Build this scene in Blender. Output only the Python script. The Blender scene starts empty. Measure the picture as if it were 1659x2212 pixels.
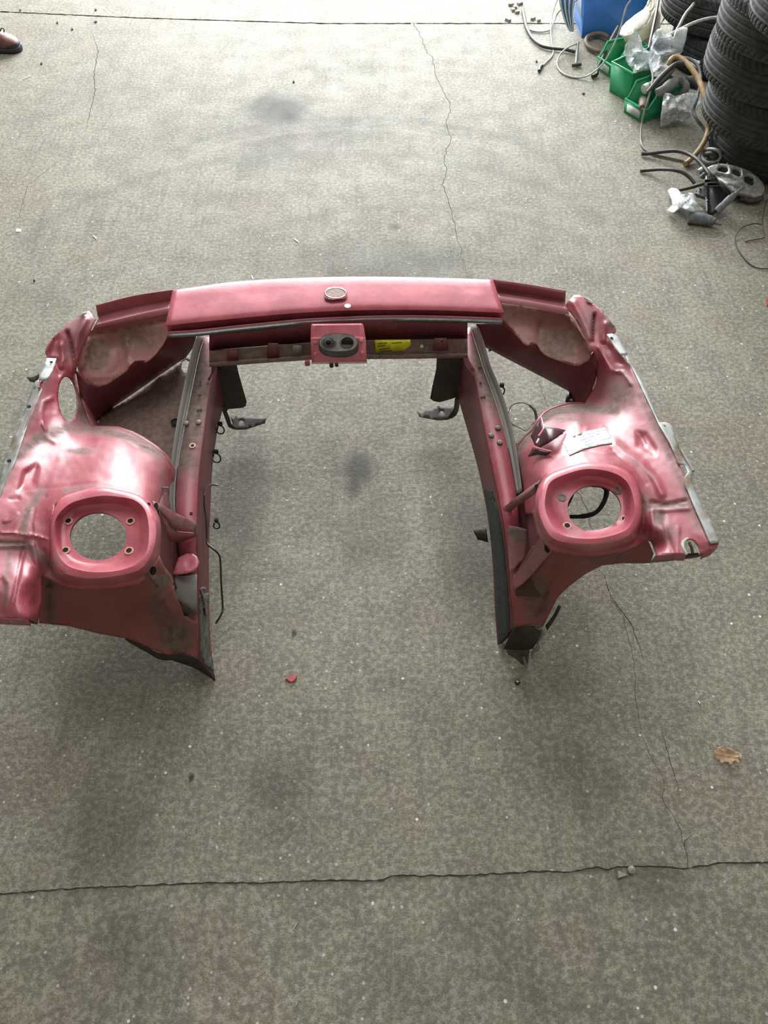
import bpy, bmesh, math, random
import numpy as np
from mathutils import Vector, Matrix, noise
from mathutils.geometry import delaunay_2d_cdt
C = bpy.context.scene
COL = C.collection
random.seed(7); RNG = np.random.default_rng(5)

# ---------------------------------------------------------------- camera
F, CAMH, TH = 1700.0, 1.95, math.radians(53)
SN, CS = math.sin(TH), math.cos(TH)
cd = bpy.data.cameras.new('camera'); cam = bpy.data.objects.new('camera', cd); COL.objects.link(cam)
cam.location = (0, 0, CAMH); cam.rotation_euler = (math.radians(90) - TH, 0, 0)
cd.sensor_fit = 'VERTICAL'; cd.sensor_height = 36.0; cd.lens = F / 2212 * 36.0; cd.clip_start = .02
C.camera = cam
# ---------------------------------------------------------------- world, lights, exposure
w = bpy.data.worlds.new('world'); C.world = w; w.use_nodes = True
bg = w.node_tree.nodes['Background']; bg.inputs[0].default_value = (.92, .86, .73, 1); bg.inputs[1].default_value = .20
def area(name, loc, look, sx, sy, power, col):
    l = bpy.data.lights.new(name, 'AREA'); l.shape = 'RECTANGLE'; l.size = sx; l.size_y = sy; l.energy = power; l.color = col
    o = bpy.data.objects.new(name, l); COL.objects.link(o); o.location = loc
    o.rotation_euler = (Vector(look) - Vector(loc)).to_track_quat('-Z', 'Y').to_euler()
area('door_daylight', (-.3, 9.0, 2.3), (-.1, 2.0, .3), 5.4, 3.8, 800, (.95, .98, 1))
area('roof_light', (.3, 3.4, 5.4), (.1, 2.4, 0), 5.0, 3.4, 92, (.97, .99, 1))
area('far_streak_light', (-.3, 7.7, 5.5), (-.2, 4.6, 0), 3.0, .5, 38, (.97, .99, 1))  # unseen strip added for a streak on the front panel and a brighter far floor
C.view_settings.view_transform = 'Standard'; C.view_settings.look = 'None'
C.view_settings.exposure = 0.72; C.view_settings.gamma = 1; C.view_settings.use_curve_mapping = False

# ---------------------------------------------------------------- helpers
def P(u, v, h=0.0):            # point of the place seen at (u, v) at height h
    t = (v - 1106) / F; z = (CAMH - h) / (SN + t * CS)
    return Vector(((u - 829.5) / F * z, z * (CS - t * SN), h))
def PN(a):
    a = np.asarray(a, float); t = (a[:, 1] - 1106) / F; z = (CAMH - a[:, 2]) / (SN + t * CS)
    return np.stack([(a[:, 0] - 829.5) / F * z, z * (CS - t * SN), a[:, 2]], 1)
def HY(v, y):                  # height of the point seen in row v at distance y
    t = (v - 1106) / F; return CAMH - y / (CS - t * SN) * (SN + t * CS)
ORG = {}
def org(p):
    while p is not None:
        if p.name in ORG: return ORG[p.name]
        p = p.parent
    return Vector((0, 0, 0))
def thing(name, label, cat, loc, group=None):
    o = bpy.data.objects.new(name, None); COL.objects.link(o); o.location = loc; ORG[o.name] = Vector(loc)
    o['label'] = label; o['category'] = cat
    if group: o['group'] = group
    o.empty_display_size = .05
    return o
def tag(o, label, cat, group=None):
    o['label'] = label; o['category'] = cat
    if group: o['group'] = group
    return o
def mk(name, V, Fc, mat, parent=None, ang=35, dust=None, loc=None):
    V = [Vector(p) for p in V]
    b = org(parent) if parent is not None else (Vector(loc) if loc is not None else Vector((0, 0, 0)))
    me = bpy.data.meshes.new(name); me.from_pydata([tuple(p - b) for p in V], [], Fc)
    me.validate(); me.materials.append(mat)
    bm = bmesh.new(); bm.from_mesh(me)
    for f in bm.faces: f.smooth = True
    ca = math.radians(ang)
    for e in bm.edges:
        if len(e.link_faces) == 2 and e.calc_face_angle(0) > ca: e.smooth = False
    bm.to_mesh(me); bm.free()
    if dust is not None:
        a = me.attributes.new('dust', 'FLOAT', 'POINT'); a.data.foreach_set('value', np.asarray(dust, np.float32))
    o = bpy.data.objects.new(name, me); COL.objects.link(o)
    if parent is not None: o.parent = parent
    elif loc is not None: o.location = loc
    return o
def solid(o, t, off=-1):
    m = o.modifiers.new('s', 'SOLIDIFY'); m.thickness = t; m.offset = off; return o
def resamp(pts, step, closed=True):
    pts = [tuple(map(float, p)) for p in pts]; out = []
    n = len(pts)
    for i in range(n if closed else n - 1):
        a, b = np.array(pts[i]), np.array(pts[(i + 1) % n]); k = max(1, int(round(np.linalg.norm((b - a)[:2]) / step)))
        for j in range(k): out.append(a + (b - a) * j / k)
    if not closed: out.append(np.array(pts[-1]))
    return np.array(out)
def cat(pts, n, closed=False):         # Catmull-Rom through pts, n samples by length
    p = np.array(pts, float); m = len(p)
    if m == 2: return p[0] + (p[1] - p[0]) * np.linspace(0, 1, n)[:, None]
    g = (lambda i: p[i % m]) if closed else (lambda i: p[max(0, min(m - 1, i))])
    out = []
    for i in range(m if closed else m - 1):
        a, b, c, d = g(i - 1), g(i), g(i + 1), g(i + 2)
        for t in np.linspace(0, 1, 12, endpoint=False):
            out.append(.5 * (2 * b + (c - a) * t + (2 * a - 5 * b + 4 * c - d) * t * t + (3 * b - a - 3 * c + d) * t ** 3))
    out.append(p[0] if closed else p[-1]); out = np.array(out)
    s = np.r_[0, np.cumsum(np.linalg.norm(np.diff(out, axis=0), axis=1))]
    q = np.linspace(0, s[-1], n, endpoint=not closed)
    return np.stack([np.interp(q, s, out[:, k]) for k in range(out.shape[1])], 1)
def inside(pt, poly):
    x, y = pt[:, 0], pt[:, 1]; r = np.zeros(len(pt), bool); n = len(poly)
    for i in range(n):
        x0, y0 = poly[i][:2]; x1, y1 = poly[(i + 1) % n][:2]
        c = ((y0 > y) != (y1 > y)) & (x < (x1 - x0) * (y - y0) / ((y1 - y0) if y1 != y0 else 1e-9) + x0); r ^= c
    return r
def dline(pt, pl, closed=False):
    d = np.full(len(pt), 1e9); pl = np.array([q[:2] for q in pl], float); n = len(pl)
    if n == 1: return np.hypot(*(pt[:, :2] - pl[0]).T)
    for i in range(n if closed else n - 1):
        a, b = pl[i], pl[(i + 1) % n]; ab = b - a; L = max(ab @ ab, 1e-9)
        t = np.clip(((pt[:, :2] - a) @ ab) / L, 0, 1); d = np.minimum(d, np.hypot(*(pt[:, :2] - a - t[:, None] * ab).T))
    return d
def tps(ctrl, q, lam=.4):
    c = np.array(ctrl, float); x = c[:, :2] / 100; k = len(c); q = q[:, :2] / 100
    U = lambda r: np.where(r > 1e-9, r * r * np.log(np.maximum(r, 1e-9)), 0)
    K = U(np.linalg.norm(x[:, None] - x[None], axis=2)) + lam * .01 * np.eye(k); Pm = np.c_[np.ones(k), x]
    A = np.zeros((k + 3, k + 3)); A[:k, :k] = K; A[:k, k:] = Pm; A[k:, :k] = Pm.T
    wv = np.linalg.solve(A, np.r_[c[:, 2], 0, 0, 0])
    return U(np.linalg.norm(q[:, None] - x[None], axis=2)) @ wv[:k] + np.c_[np.ones(len(q)), q] @ wv[k:]
def cdt(outl, holes, step, ring=None):
    outl = np.array(outl, float)[:, :2]; loops = [outl] + [np.array(h, float)[:, :2] for h in holes]
    pts, ed = [], []
    for L in loops:
        b = len(pts); n = len(L); pts += [tuple(p) for p in L]; ed += [(b + i, b + (i + 1) % n) for i in range(n)]
    if step:
        x0, y0 = outl.min(0); x1, y1 = outl.max(0); k = 0; g = []
        y = y0 + step * .5
        while y < y1:
            x = x0 + (step * .5 if k % 2 else 0)
            while x < x1: g.append((x, y)); x += step
            y += step * .866; k += 1
        g = np.array(g)
        if len(g):
            m = inside(g, outl)
            for L in loops[1:]: m &= ~inside(g, L)
            for L in loops: m &= dline(g, L, True) > step * .55
            pts += [tuple(p) for p in g[m]]
    r = delaunay_2d_cdt([Vector(p) for p in pts], ed, [], 0, 1e-5)
    V = np.array([(p.x, p.y) for p in r[0]]); T = np.array([f for f in r[2]])
    c = V[T].mean(1); m = inside(c, outl)
    for L in loops[1:]: m &= ~inside(c, L)
    return V, T[m]
def bump(q, bumps):
    h = np.zeros(len(q))
    for b in bumps:
        if b[0] == 'r':      # ridge or groove along a line: pts, width, amount
            h += b[3] * np.exp(-(dline(q, b[1]) / b[2]) ** 2)
        else:                # raised or sunk area: polygon, soft edge, amount
            d = dline(q, b[1], True); s = np.where(inside(q, b[1]), d, -d); t = np.clip(s / b[2] * .5 + .5, 0, 1); h += b[3] * t * t * (3 - 2 * t)
    return h
def dustv(q, dust):
    d = np.zeros(len(q))
    for b in dust:
        if len(b) == 5:
            r = ((q[:, 0] - b[0]) / b[2]) ** 2 + ((q[:, 1] - b[1]) / b[3]) ** 2; d = np.maximum(d, b[4] * np.exp(-r ** 1.5)) if b[4] > 0 else d + b[4] * np.exp(-r)
        else:
            d = np.maximum(d, b[2] * np.exp(-(dline(q, b[0]) / b[1]) ** 2))
    return np.clip(d, 0, 1)
def sheet(name, outl, ctrl, mat, parent, holes=(), bumps=(), dust=(), step=7, bs=1.0, thick=.0018, base=0, ang=40, rough=0, skirt=None):
    o = resamp(outl, step); hs = [resamp(h, step * .7) for h in holes]
    V, T = cdt(o, hs, step); bumps = [(*q_[:3], q_[3] * bs) for q_ in bumps]
    h = tps(ctrl, V) + bump(V, bumps)
    if rough: h = h + np.array([noise.noise(Vector((a * .02, b * .02, 3))) + .5 * noise.noise(Vector((a * .06, b * .06, 9))) for a, b in V]) * rough
    W3 = PN(np.c_[V, h]); T2 = []
    for a, b, c in T:
        n = np.cross(W3[b] - W3[a], W3[c] - W3[a]); T2.append((int(a), int(b), int(c)) if n @ (np.array([0, 0, CAMH]) - W3[a]) > 0 else (int(a), int(c), int(b)))
    dv = np.clip(base + dustv(V, dust), 0, 1)
    ob = mk(name, W3.tolist(), T2, mat, parent, ang, dv)
    solid(ob, thick)
    if skirt:                # turned-down edge: list of (u, v), drop
        for k, (pl, drop, dy) in enumerate(skirt):
            q = resamp(pl, step, False); hh = tps(ctrl, q) + bump(q, bumps); A = PN(np.c_[q[:, :2], hh])
            rows = [A + np.array([0, dy * s, -drop * s * s]) for s in (0, .3, .65, 1)]
            loft('wheel_arch_back' if k == 0 else 'turned_edge', rows, mat, parent, n=0, dustc=base + .2)
    return ob
def loft(name, lines, mat, parent, n=24, closed=False, ring=False, thick=.0018, ang=35, dustc=0, px=False, loc=None, smooth=True, fan=False, dust=None):
    L = []; uv = []
    for l in lines:
        l = np.array(l, float)
        if n: l = cat(l, n, closed) if smooth else resn(l, n, closed)
        uv.append(l[:, :2]); L.append(PN(l) if px else l)
    m = len(L[0]); V = np.concatenate(L).tolist(); Fc = []
    R = len(L)
    for i in range(R if ring else R - 1):
        for j in range(m if closed else m - 1):
            a, b = i * m + j, i * m + (j + 1) % m; c, d = ((i + 1) % R) * m + (j + 1) % m, ((i + 1) % R) * m + j
            Fc.append((a, b, c, d))
    if fan: Fc.append(tuple(range((R - 1) * m, R * m)))
    dd = np.full(len(V), dustc, float)
    if dust and px: dd = np.clip(dd + dustv(np.concatenate(uv), dust), 0, 1)
    # flip toward camera by majority
    VV = np.array(V); s = 0
    for f in Fc[::max(1, len(Fc) // 60)]:
        nn = np.cross(VV[f[1]] - VV[f[0]], VV[f[2]] - VV[f[0]]); s += np.sign(nn @ (np.array([0, 0, CAMH]) - VV[f[0]]))
    if s < 0: Fc = [tuple(reversed(f)) for f in Fc]
    o = mk(name, V, Fc, mat, parent, ang, dd, loc)
    if thick: solid(o, thick)
    return o
def resn(p, n, closed=False):
    p = np.array(p, float)
    if closed: p = np.r_[p, p[:1]]
    s = np.r_[0, np.cumsum(np.linalg.norm(np.diff(p, axis=0), axis=1))]
    q = np.linspace(0, s[-1], n, endpoint=not closed); return np.stack([np.interp(q, s, p[:, k]) for k in range(p.shape[1])], 1)
def tube(name, pts, r, mat, parent=None, n=10, seg=None, px=True, cap=True, loc=None, prof=None, sm=True, dustc=0):
    p = np.array(pts, float); p = PN(p) if px else p
    L = np.linalg.norm(np.diff(p, axis=0), axis=1).sum(); seg = seg or int(max(6, min(90, L / .012)))
    p = cat(p, seg) if sm else p; m = len(p); V = []; Fc = []
    up = Vector((0, 0, 1)); N = None
    for i in range(m):
        t = Vector(p[min(m - 1, i + 1)] - p[max(0, i - 1)]).normalized()
        if N is None: N = t.cross(up if abs(t.z) < .9 else Vector((1, 0, 0))).normalized()
        N = (N - t * N.dot(t)).normalized(); B = t.cross(N)
        rr = r * (prof[i * len(prof) // m] if prof else 1)
        for k in range(n):
            a = 2 * math.pi * k / n; V.append(Vector(p[i]) + (N * math.cos(a) + B * math.sin(a)) * rr)
    for i in range(m - 1):
        for k in range(n): Fc.append((i * n + k, i * n + (k + 1) % n, (i + 1) * n + (k + 1) % n, (i + 1) * n + k))
    if cap: Fc += [tuple(range(n))[::-1], tuple(range((m - 1) * n, m * n))]
    return mk(name, V, Fc, mat, parent, 50, np.full(len(V), dustc), loc)
def lathe(name, c, ax, prof, mat, parent=None, n=20, loc=None, sx=1.0):   # prof: (r, along axis)
    ax = Vector(ax).normalized(); a = ax.cross(Vector((0, 1, 0)) if abs(ax.y) < .8 else Vector((1, 0, 0))).normalized(); b = ax.cross(a); c = Vector(c)
    V = []; Fc = []
    for r, z in prof:
        for k in range(n):
            t = 2 * math.pi * k / n; V.append(c + ax * z + a * math.cos(t) * r * sx + b * math.sin(t) * r)
    for i in range(len(prof) - 1):
        for k in range(n): Fc.append((i * n + k, i * n + (k + 1) % n, (i + 1) * n + (k + 1) % n, (i + 1) * n + k))
    Fc += [tuple(range(n))[::-1], tuple(range((len(prof) - 1) * n, len(prof) * n))]
    return mk(name, V, Fc, mat, parent, 35, None, loc)
def box(name, c, ex, ey, ez, mat, parent=None, bev=.003, loc=None):       # c centre, half-axis vectors
    bm = bmesh.new(); c, ex, ey, ez = map(Vector, (c, ex, ey, ez))
    vs = [bm.verts.new(c + ex * i + ey * j + ez * k) for i in (-1, 1) for j in (-1, 1) for k in (-1, 1)]
    for f in ((0, 1, 3, 2), (4, 6, 7, 5), (0, 4, 5, 1), (2, 3, 7, 6), (0, 2, 6, 4), (1, 5, 7, 3)): bm.faces.new([vs[i] for i in f])
    bmesh.ops.recalc_face_normals(bm, faces=bm.faces)
    if bev: bmesh.ops.bevel(bm, geom=bm.edges[:], offset=bev, segments=2, affect='EDGES')
    bm.verts.index_update(); V = [v.co.copy() for v in bm.verts]; Fc = [tuple(v.index for v in f.verts) for f in bm.faces]; bm.free()
    return mk(name, V, Fc, mat, parent, 30, None, loc)

# ---------------------------------------------------------------- materials
class NT:
    def __init__(s, name):
        s.m = bpy.data.materials.new(name); s.m.use_nodes = True; s.t = s.m.node_tree; s.b = s.t.nodes['Principled BSDF']; s.pos = s.n('ShaderNodeNewGeometry').outputs['Position']
    def n(s, k, **a):
        x = s.t.nodes.new(k)
        for q, v in a.items(): setattr(x, q, v)
        return x
    def l(s, a, b): s.t.links.new(a, b)
    def inp(s, node, i, v):
        if isinstance(v, (int, float)): node.inputs[i].default_value = v
        elif isinstance(v, tuple): node.inputs[i].default_value = v if len(v) == 4 or node.inputs[i].type == 'VECTOR' else (*v, 1)
        else: s.l(v, node.inputs[i])
    def math(s, op, a, b=0, c=0, clamp=False):
        x = s.n('ShaderNodeMath', operation=op, use_clamp=clamp); s.inp(x, 0, a); s.inp(x, 1, b)
        if op in ('MULTIPLY_ADD', 'SMOOTH_MIN'): s.inp(x, 2, c)
        return x.outputs[0]
    def vec(s, op, a, b=(0, 0, 0), out=0):
        x = s.n('ShaderNodeVectorMath', operation=op); s.inp(x, 0, a); s.inp(x, 1, b); return x.outputs[out]
    def mix(s, f, a, b, typ='MIX'):
        x = s.n('ShaderNodeMix', data_type='RGBA', blend_type=typ); s.inp(x, 0, f); s.inp(x, 6, a); s.inp(x, 7, b); return x.outputs[2]
    def ramp(s, f, lo, hi): 
        x = s.n('ShaderNodeMapRange', interpolation_type='SMOOTHSTEP'); s.inp(x, 0, f); s.inp(x, 1, lo); s.inp(x, 2, hi); return x.outputs[0]
    def noise(s, sc, det=3, rough=.55, v=None, sv=None):
        v = v or s.pos
        if sv: v = s.vec('MULTIPLY', v, sv)
        x = s.n('ShaderNodeTexNoise'); s.l(v, x.inputs['Vector']); x.inputs['Scale'].default_value = sc; x.inputs['Detail'].default_value = det; x.inputs['Roughness'].default_value = rough
        return x.outputs[0]
    def vor(s, sc, v=None, feat='F1'):
        x = s.n('ShaderNodeTexVoronoi', feature=feat); s.l(v or s.pos, x.inputs['Vector']); x.inputs['Scale'].default_value = sc; return x
    def bump(s, h, st, dist=.002):
        x = s.n('ShaderNodeBump'); s.inp(x, 'Height', h); x.inputs['Strength'].default_value = st; x.inputs['Distance'].default_value = dist; s.l(x.outputs[0], s.b.inputs['Normal'])
    def set(s, **k):
        for q, v in k.items(): s.inp(s.b, q.replace('_', ' '), v)
        return s.m
def simple(name, col, rough=.5, metal=0, var=.25, sc=40, bmp=.0, **k):
    s = NT(name); n = s.noise(sc, 4); f = s.ramp(n, .3, .7)
    c = s.mix(f, tuple(x * (1 - var) for x in col), tuple(min(1, x * (1 + var)) for x in col))
    s.set(Base_Color=c, Roughness=rough, Metallic=metal, **k)
    if bmp: s.bump(s.noise(sc * 3, 3), bmp)
    return s.m
def paintmat(name, base, dustcol, rough=.42, coat=.42, amount=.0, film=(.27, .145, .15)):
    s = NT(name); at = s.n('ShaderNodeAttribute', attribute_name='dust').outputs['Fac']
    n1 = s.noise(13, 5, .65); n2 = s.noise(60, 4, .6); n3 = s.noise(240, 2)
    nn = s.math('ADD', s.math('MULTIPLY', n1, .6), s.math('MULTIPLY', n2, .4))
    f0 = s.math('ADD', s.math('MULTIPLY', s.math('ADD', at, amount), 1.1), s.math('MULTIPLY', s.math('SUBTRACT', nn, .5), 1.1))
    f = s.ramp(f0, .34, .95); ff = s.ramp(f0, -.08, .55)
    c0 = s.mix(s.ramp(n1, .35, .65), base, tuple(x * 1.35 for x in base))
    c0 = s.mix(s.math('MULTIPLY', s.ramp(n3, .6, .75), .25), c0, (.75, .45, .42))
    dc = s.mix(s.ramp(n2, .35, .65), dustcol, tuple(x * .62 for x in dustcol))
    c0 = s.mix(s.math('MULTIPLY', ff, .62), c0, film)
    c = s.mix(s.math('MULTIPLY', f, .86), c0, dc)
    r = s.math('MULTIPLY_ADD', s.math('ADD', f, s.math('MULTIPLY', ff, .4)), .32, rough)
    s.set(Base_Color=c, Roughness=r, Metallic=.08, Coat_Weight=s.math('MULTIPLY', s.math('SUBTRACT', 1, f), coat), Coat_Roughness=.28)
    s.bump(s.math('ADD', s.math('MULTIPLY', n2, 1.0), s.math('MULTIPLY', s.noise(4, 2), 5)), .22, .002)
    return s.m
PAINT = paintmat('raspberry_paint', (.345, .056, .078), (.21, .175, .138), amount=.04, film=(.31, .17, .175))
MAROON = paintmat('maroon_shaded_paint', (.135, .022, .030), (.10, .078, .058), rough=.5, coat=.1, amount=-.02, film=(.13, .052, .052))  # darker copy of the red paint: shade on upright faces put into its colour
BRRED = paintmat('brownish_red_shaded_paint', (.235, .045, .045), (.15, .115, .085), rough=.5, coat=.1, amount=-.05, film=(.19, .085, .07))  # rear walls: brown dusty tone, with their shade also put into the colour
PAINT2 = paintmat('clean_raspberry_paint', (.50, .108, .145), (.33, .25, .22), rough=.34, coat=.5, amount=.02, film=(.54, .26, .285))
GREY = paintmat('dirty_grey_metal', (.20, .19, .175), (.10, .09, .072), .55, .05, film=(.17, .16, .14))
ZINC = paintmat('galvanised_flange', (.34, .355, .35), (.30, .22, .16), .5, 0, film=(.29, .28, .25))
STEEL = simple('dull_steel', (.075, .070, .058), .75, 0, sc=30)
BLACKM = simple('black_bracket_paint', (.022, .02, .017), .5)
DARK = simple('dark_hole', (.008, .006, .005), .8)
RUST = simple('bare_primer_ring', (.72, .42, .33), .6, sc=300)
SEAL = simple('grey_sealing_strip', (.13, .15, .15), .5, sc=90)
# ---------------------------------------------------------------- floor
def floor_mat():
    s = NT('worn_concrete'); g = s.pos
    big = s.noise(1.1, 4, .6); mid = s.noise(7, 5, .62); fin = s.noise(70, 5, .7); fin2 = s.noise(230, 3, .7)
    st = s.noise(1, 4, .6, sv=(26, 2.2, 1)); st2 = s.noise(1, 3, .6, sv=(75, 5, 1))
    b = s.mix(s.ramp(big, .3, .7), (.248, .233, .172), (.338, .320, .244))
    b = s.mix(s.math('MULTIPLY', s.ramp(mid, .40, .68), .50), b, (.165, .157, .112))
    b = s.mix(s.math('MULTIPLY', s.ramp(st, .50, .66), .44), b, (.15, .145, .118))
    b = s.mix(s.math('MULTIPLY', s.ramp(st2, .52, .70), .22), b, (.15, .145, .12))
    b = s.mix(s.math('MULTIPLY', s.ramp(s.noise(2.6, 4), .50, .68), .42), b, (.275, .20, .15))
    b = s.mix(s.math('MULTIPLY', s.ramp(s.noise(24, 5, .75), .47, .64), .36), b, (.15, .143, .113))
    b = s.mix(s.math('MULTIPLY', s.ramp(fin, .46, .62), .54), b, (.125, .12, .10))
    b = s.mix(s.math('MULTIPLY', s.ramp(fin, .52, .36), .42), b, (.47, .46, .42))
    b = s.mix(s.math('MULTIPLY', s.ramp(fin2, .48, .62), .45), b, (.12, .115, .1))
    # pale aggregate chips and dark pits
    v = s.vor(46); pick = s.n('ShaderNodeSeparateColor'); s.l(v.outputs['Color'], pick.inputs[0])
    chip = s.math('MULTIPLY', s.ramp(v.outputs['Distance'], .20, .10), s.math('GREATER_THAN', pick.outputs[0], .84))
    b = s.mix(s.math('MULTIPLY', chip, .7), b, (.62, .61, .57))
    v2 = s.vor(95); pk2 = s.n('ShaderNodeSeparateColor'); s.l(v2.outputs['Color'], pk2.inputs[0])
    pit = s.math('MULTIPLY', s.ramp(v2.outputs['Distance'], .28, .05), s.math('GREATER_THAN', pk2.outputs[1], .90))
    b = s.mix(s.math('MULTIPLY', pit, .45), b, (.07, .066, .055))
    v3 = s.vor(17); pk3 = s.n('ShaderNodeSeparateColor'); s.l(v3.outputs['Color'], pk3.inputs[0])
    ch3 = s.math('MULTIPLY', s.ramp(v3.outputs['Distance'], .075, .05), s.math('GREATER_THAN', pk3.outputs[2], .72))
    b = s.mix(ch3, b, (.80, .79, .75))
    # old oil and rubber stains, plus painted shade beside the rails and near the left tower, each with a place of its own: u, v, half width, half height (metres), strength
    warp = s.vec('SCALE', s.vec('SUBTRACT', s.n('ShaderNodeTexNoise').outputs[1], (.5, .5, .5)), (0, 0, 0))
    nz = s.math('MULTIPLY', s.math('SUBTRACT', s.noise(9, 4, .65), .5), 1.1)
    tot = None
    for (u, v_, rx, ry, a) in [(600, 238, .17, .20, .95), (590, 300, .22, .34, .42), (640, 290, .5, .25, .30), (850, 575, .48, .2, .42), (770, 1012, .07, .08, .75), (765, 1045, .03, .09, .7), (795, 1150, .12, .16, .28),
                              (600, 1700, .10, .09, .38), (640, 1690, .05, .12, .3), (590, 1790, .10, .05, .2), (1320, 1690, .07, .06, .30), (1210, 1480, .10, .10, .22), (1230, 1660, .09, .13, .22), (210, 1800, .12, .15, .32), (260, 1500, .24, .16, .30),
                              (860, 1480, .10, .04, .16), (300, 2060, .12, .12, .28), (880, 2120, .10, .10, .25), (1050, 2050, .12, .16, .15), (1180, 2160, .1, .05, .2), (635, 1368, .008, .014, 1.), (413, 1680, .008, .012, 1.), (852, 490, .03, .03, .6), (740, 150, .35, .05, .2),
                              (1110, 560, .2, .1, .14), (480, 700, .2, .1, .10), (520, 1100, .10, .30, .40), (1010, 1180, .10, .3, .34), (1390, 1900, .1, .06, .22), (60, 640, .2, .2, .1)]:
        p = P(u, v_)
        d = s.vec('DISTANCE', s.vec('MULTIPLY', g, (1 / rx, 1 / ry, 0)), (p.x / rx, p.y / ry, 0), out=1)
        f = s.math('MULTIPLY', s.ramp(s.math('ADD', d, nz), 1.35, .15), a)
        tot = f if tot is None else s.math('MAXIMUM', tot, f)
    b = s.mix(s.math('MULTIPLY', tot, 1.2, clamp=True), b, (.058, .057, .045))
    # curved tyre scuffs at the far end
    for (u, v_, r, wd, a, col) in [(760, 420, 1.02, .03, .30, (.10, .10, .095)), (760, 430, .92, .02, .13, (.5, .49, .46)), (700, 560, 1.25, .035, .28, (.10, .10, .095)), (900, 380, .70, .02, .22, (.10, .10, .095)), (900, 620, .85, .03, .25, (.10, .10, .095))]:
        p = P(u, v_); sy = 1.5
        d = s.vec('DISTANCE', s.vec('MULTIPLY', g, (1, sy, 0)), (p.x, p.y * sy, 0), out=1)
        e = s.math('ABSOLUTE', s.math('SUBTRACT', d, r)); sep = s.n('ShaderNodeSeparateXYZ'); s.l(g, sep.inputs[0])
        up = s.ramp(sep.outputs[1], p.y - .1, p.y + .5)
        b = s.mix(s.math('MULTIPLY', s.math('MULTIPLY', s.ramp(s.math('ADD', e, s.math('MULTIPLY', nz, .03)), wd * 2, 0), up), a), b, col)
    s.set(Base_Color=b, Roughness=s.math('MULTIPLY_ADD', mid, .3, .55), Specular_IOR_Level=.35)
    hh = s.math('ADD', s.math('MULTIPLY', fin, 1.0), s.math('ADD', s.math('MULTIPLY', fin2, .5), s.math('MULTIPLY', st2, .3)))
    s.bump(hh, .55, .004)
    return s.m
FLOORM = floor_mat(); GAP = simple('joint_dirt', (.15, .14, .11), .9)
floor = mk('floor', [(-9, -2.5, -.0045), (9, -2.5, -.0045), (9, 14, -.0045), (-9, 14, -.0045)], [(0, 1, 2, 3)], GAP); floor['kind'] = 'structure'
def rag(pl, step, amp, seed):     # ragged line on the floor through photo points
    q = np.array([P(*p[:2])[:2] for p in pl]); n = max(2, int(np.linalg.norm(np.diff(q, axis=0), axis=1).sum() / step)); q = resn(q, n)
    d = np.gradient(q, axis=0); d /= np.linalg.norm(d, axis=1)[:, None]; nr = np.stack([-d[:, 1], d[:, 0]], 1)
    k = np.array([noise.noise(Vector((i * .35, seed, 0))) + .6 * noise.noise(Vector((i * .9, seed, 5))) for i in range(n)])
    return q + nr * (k * amp)[:, None], nr
jl = [(-60, 1934), (0, 1930), (150, 1918), (300, 1912), (450, 1905), (560, 1906), (700, 1900), (820, 1901), (850, 1890), (1000, 1890), (1180, 1880), (1230, 1883), (1290, 1871), (1310, 1878), (1335, 1871), (1420, 1870), (1480, 1875), (1560, 1862), (1659, 1862), (1720, 1860)]
J, _ = rag(jl, .008, .0035, 1)
J2, _ = rag(jl, .008, .006, 7)
far, _ = rag([(-100, 22), (300, 40), (700, 52), (1200, 52), (1700, 54)], .02, .008, 3)
far2, _ = rag([(-100, 22), (300, 40), (700, 52), (1200, 52), (1700, 54)], .02, .008, 4)
cr, nr = rag([(893, 54), (905, 68), (920, 108), (935, 125), (941, 165), (962, 205), (975, 235), (962, 265), (975, 300), (958, 345), (966, 375), (955, 400), (968, 430), (980, 480), (1010, 600), (1100, 720), (1160, 812), (1172, 850), (1188, 885), (1205, 960), (1240, 1050), (1262, 1085), (1272, 1110), (1278, 1150), (1300, 1240), (1325, 1300), (1345, 1335), (1370, 1420), (1375, 1530), (1390, 1600), (1415, 1650), (1430, 1690), (1442, 1740), (1470, 1800), (1488, 1874)], .02, .012, 11)
prof = np.interp(cr[:, 1], [.3, .75, 1.0, 1.5, 1.9, 2.1, 2.6, 3.0, 5.6], [.0016, .0009, .0012, .0016, .0016, .0003, .0003, .0022, .0032])
cr[0, 1] = far[:, 1].mean() ; cl, crr = cr - nr * (prof / 2)[:, None], cr + nr * (prof / 2)[:, None]
if cl[0, 0] > crr[0, 0]: cl, crr = crr, cl
def slab(outl, z=0, holes=()):
    V, T = cdt(outl, holes, 0); V = np.array(V)
    T = [t if np.cross(V[t[1]] - V[t[0]], V[t[2]] - V[t[0]]) > 0 else t[::-1] for t in T]
    o = mk('floor_slab', [(x, y, z) for x, y in V], [tuple(int(i) for i in t) for t in T], FLOORM, floor, 0)
    for p in o.data.polygons: p.use_smooth = False
    solid(o, .004); return o
xj = cl[-1, 0]; JL, JR = J[J[:, 0] < cl[-1, 0] - .004], J[J[:, 0] > crr[-1, 0] + .004]
xf = cl[0, 0]; FL, FR = far[far[:, 0] < cl[0, 0] - .01], far[far[:, 0] > crr[0, 0] + .01]
def wedge(pl, w0, seed):          # thin open side crack
    q, n2 = rag(pl, .012, .006, seed); t = np.sin(np.linspace(0, math.pi, len(q))) * w0 / 2 + .0001; return np.r_[q + n2 * t[:, None], (q - n2 * t[:, None])[::-1]]
holesR = [wedge([(1308, 1255), (1320, 1290), (1342, 1318), (1362, 1345), (1385, 1405), (1392, 1440)], .0022, 21), wedge([(1425, 1560), (1440, 1620), (1462, 1690), (1468, 1720)], .0015, 22), wedge([(1500, 1800), (1480, 1815), (1475, 1860)], .0015, 23)]
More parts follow.
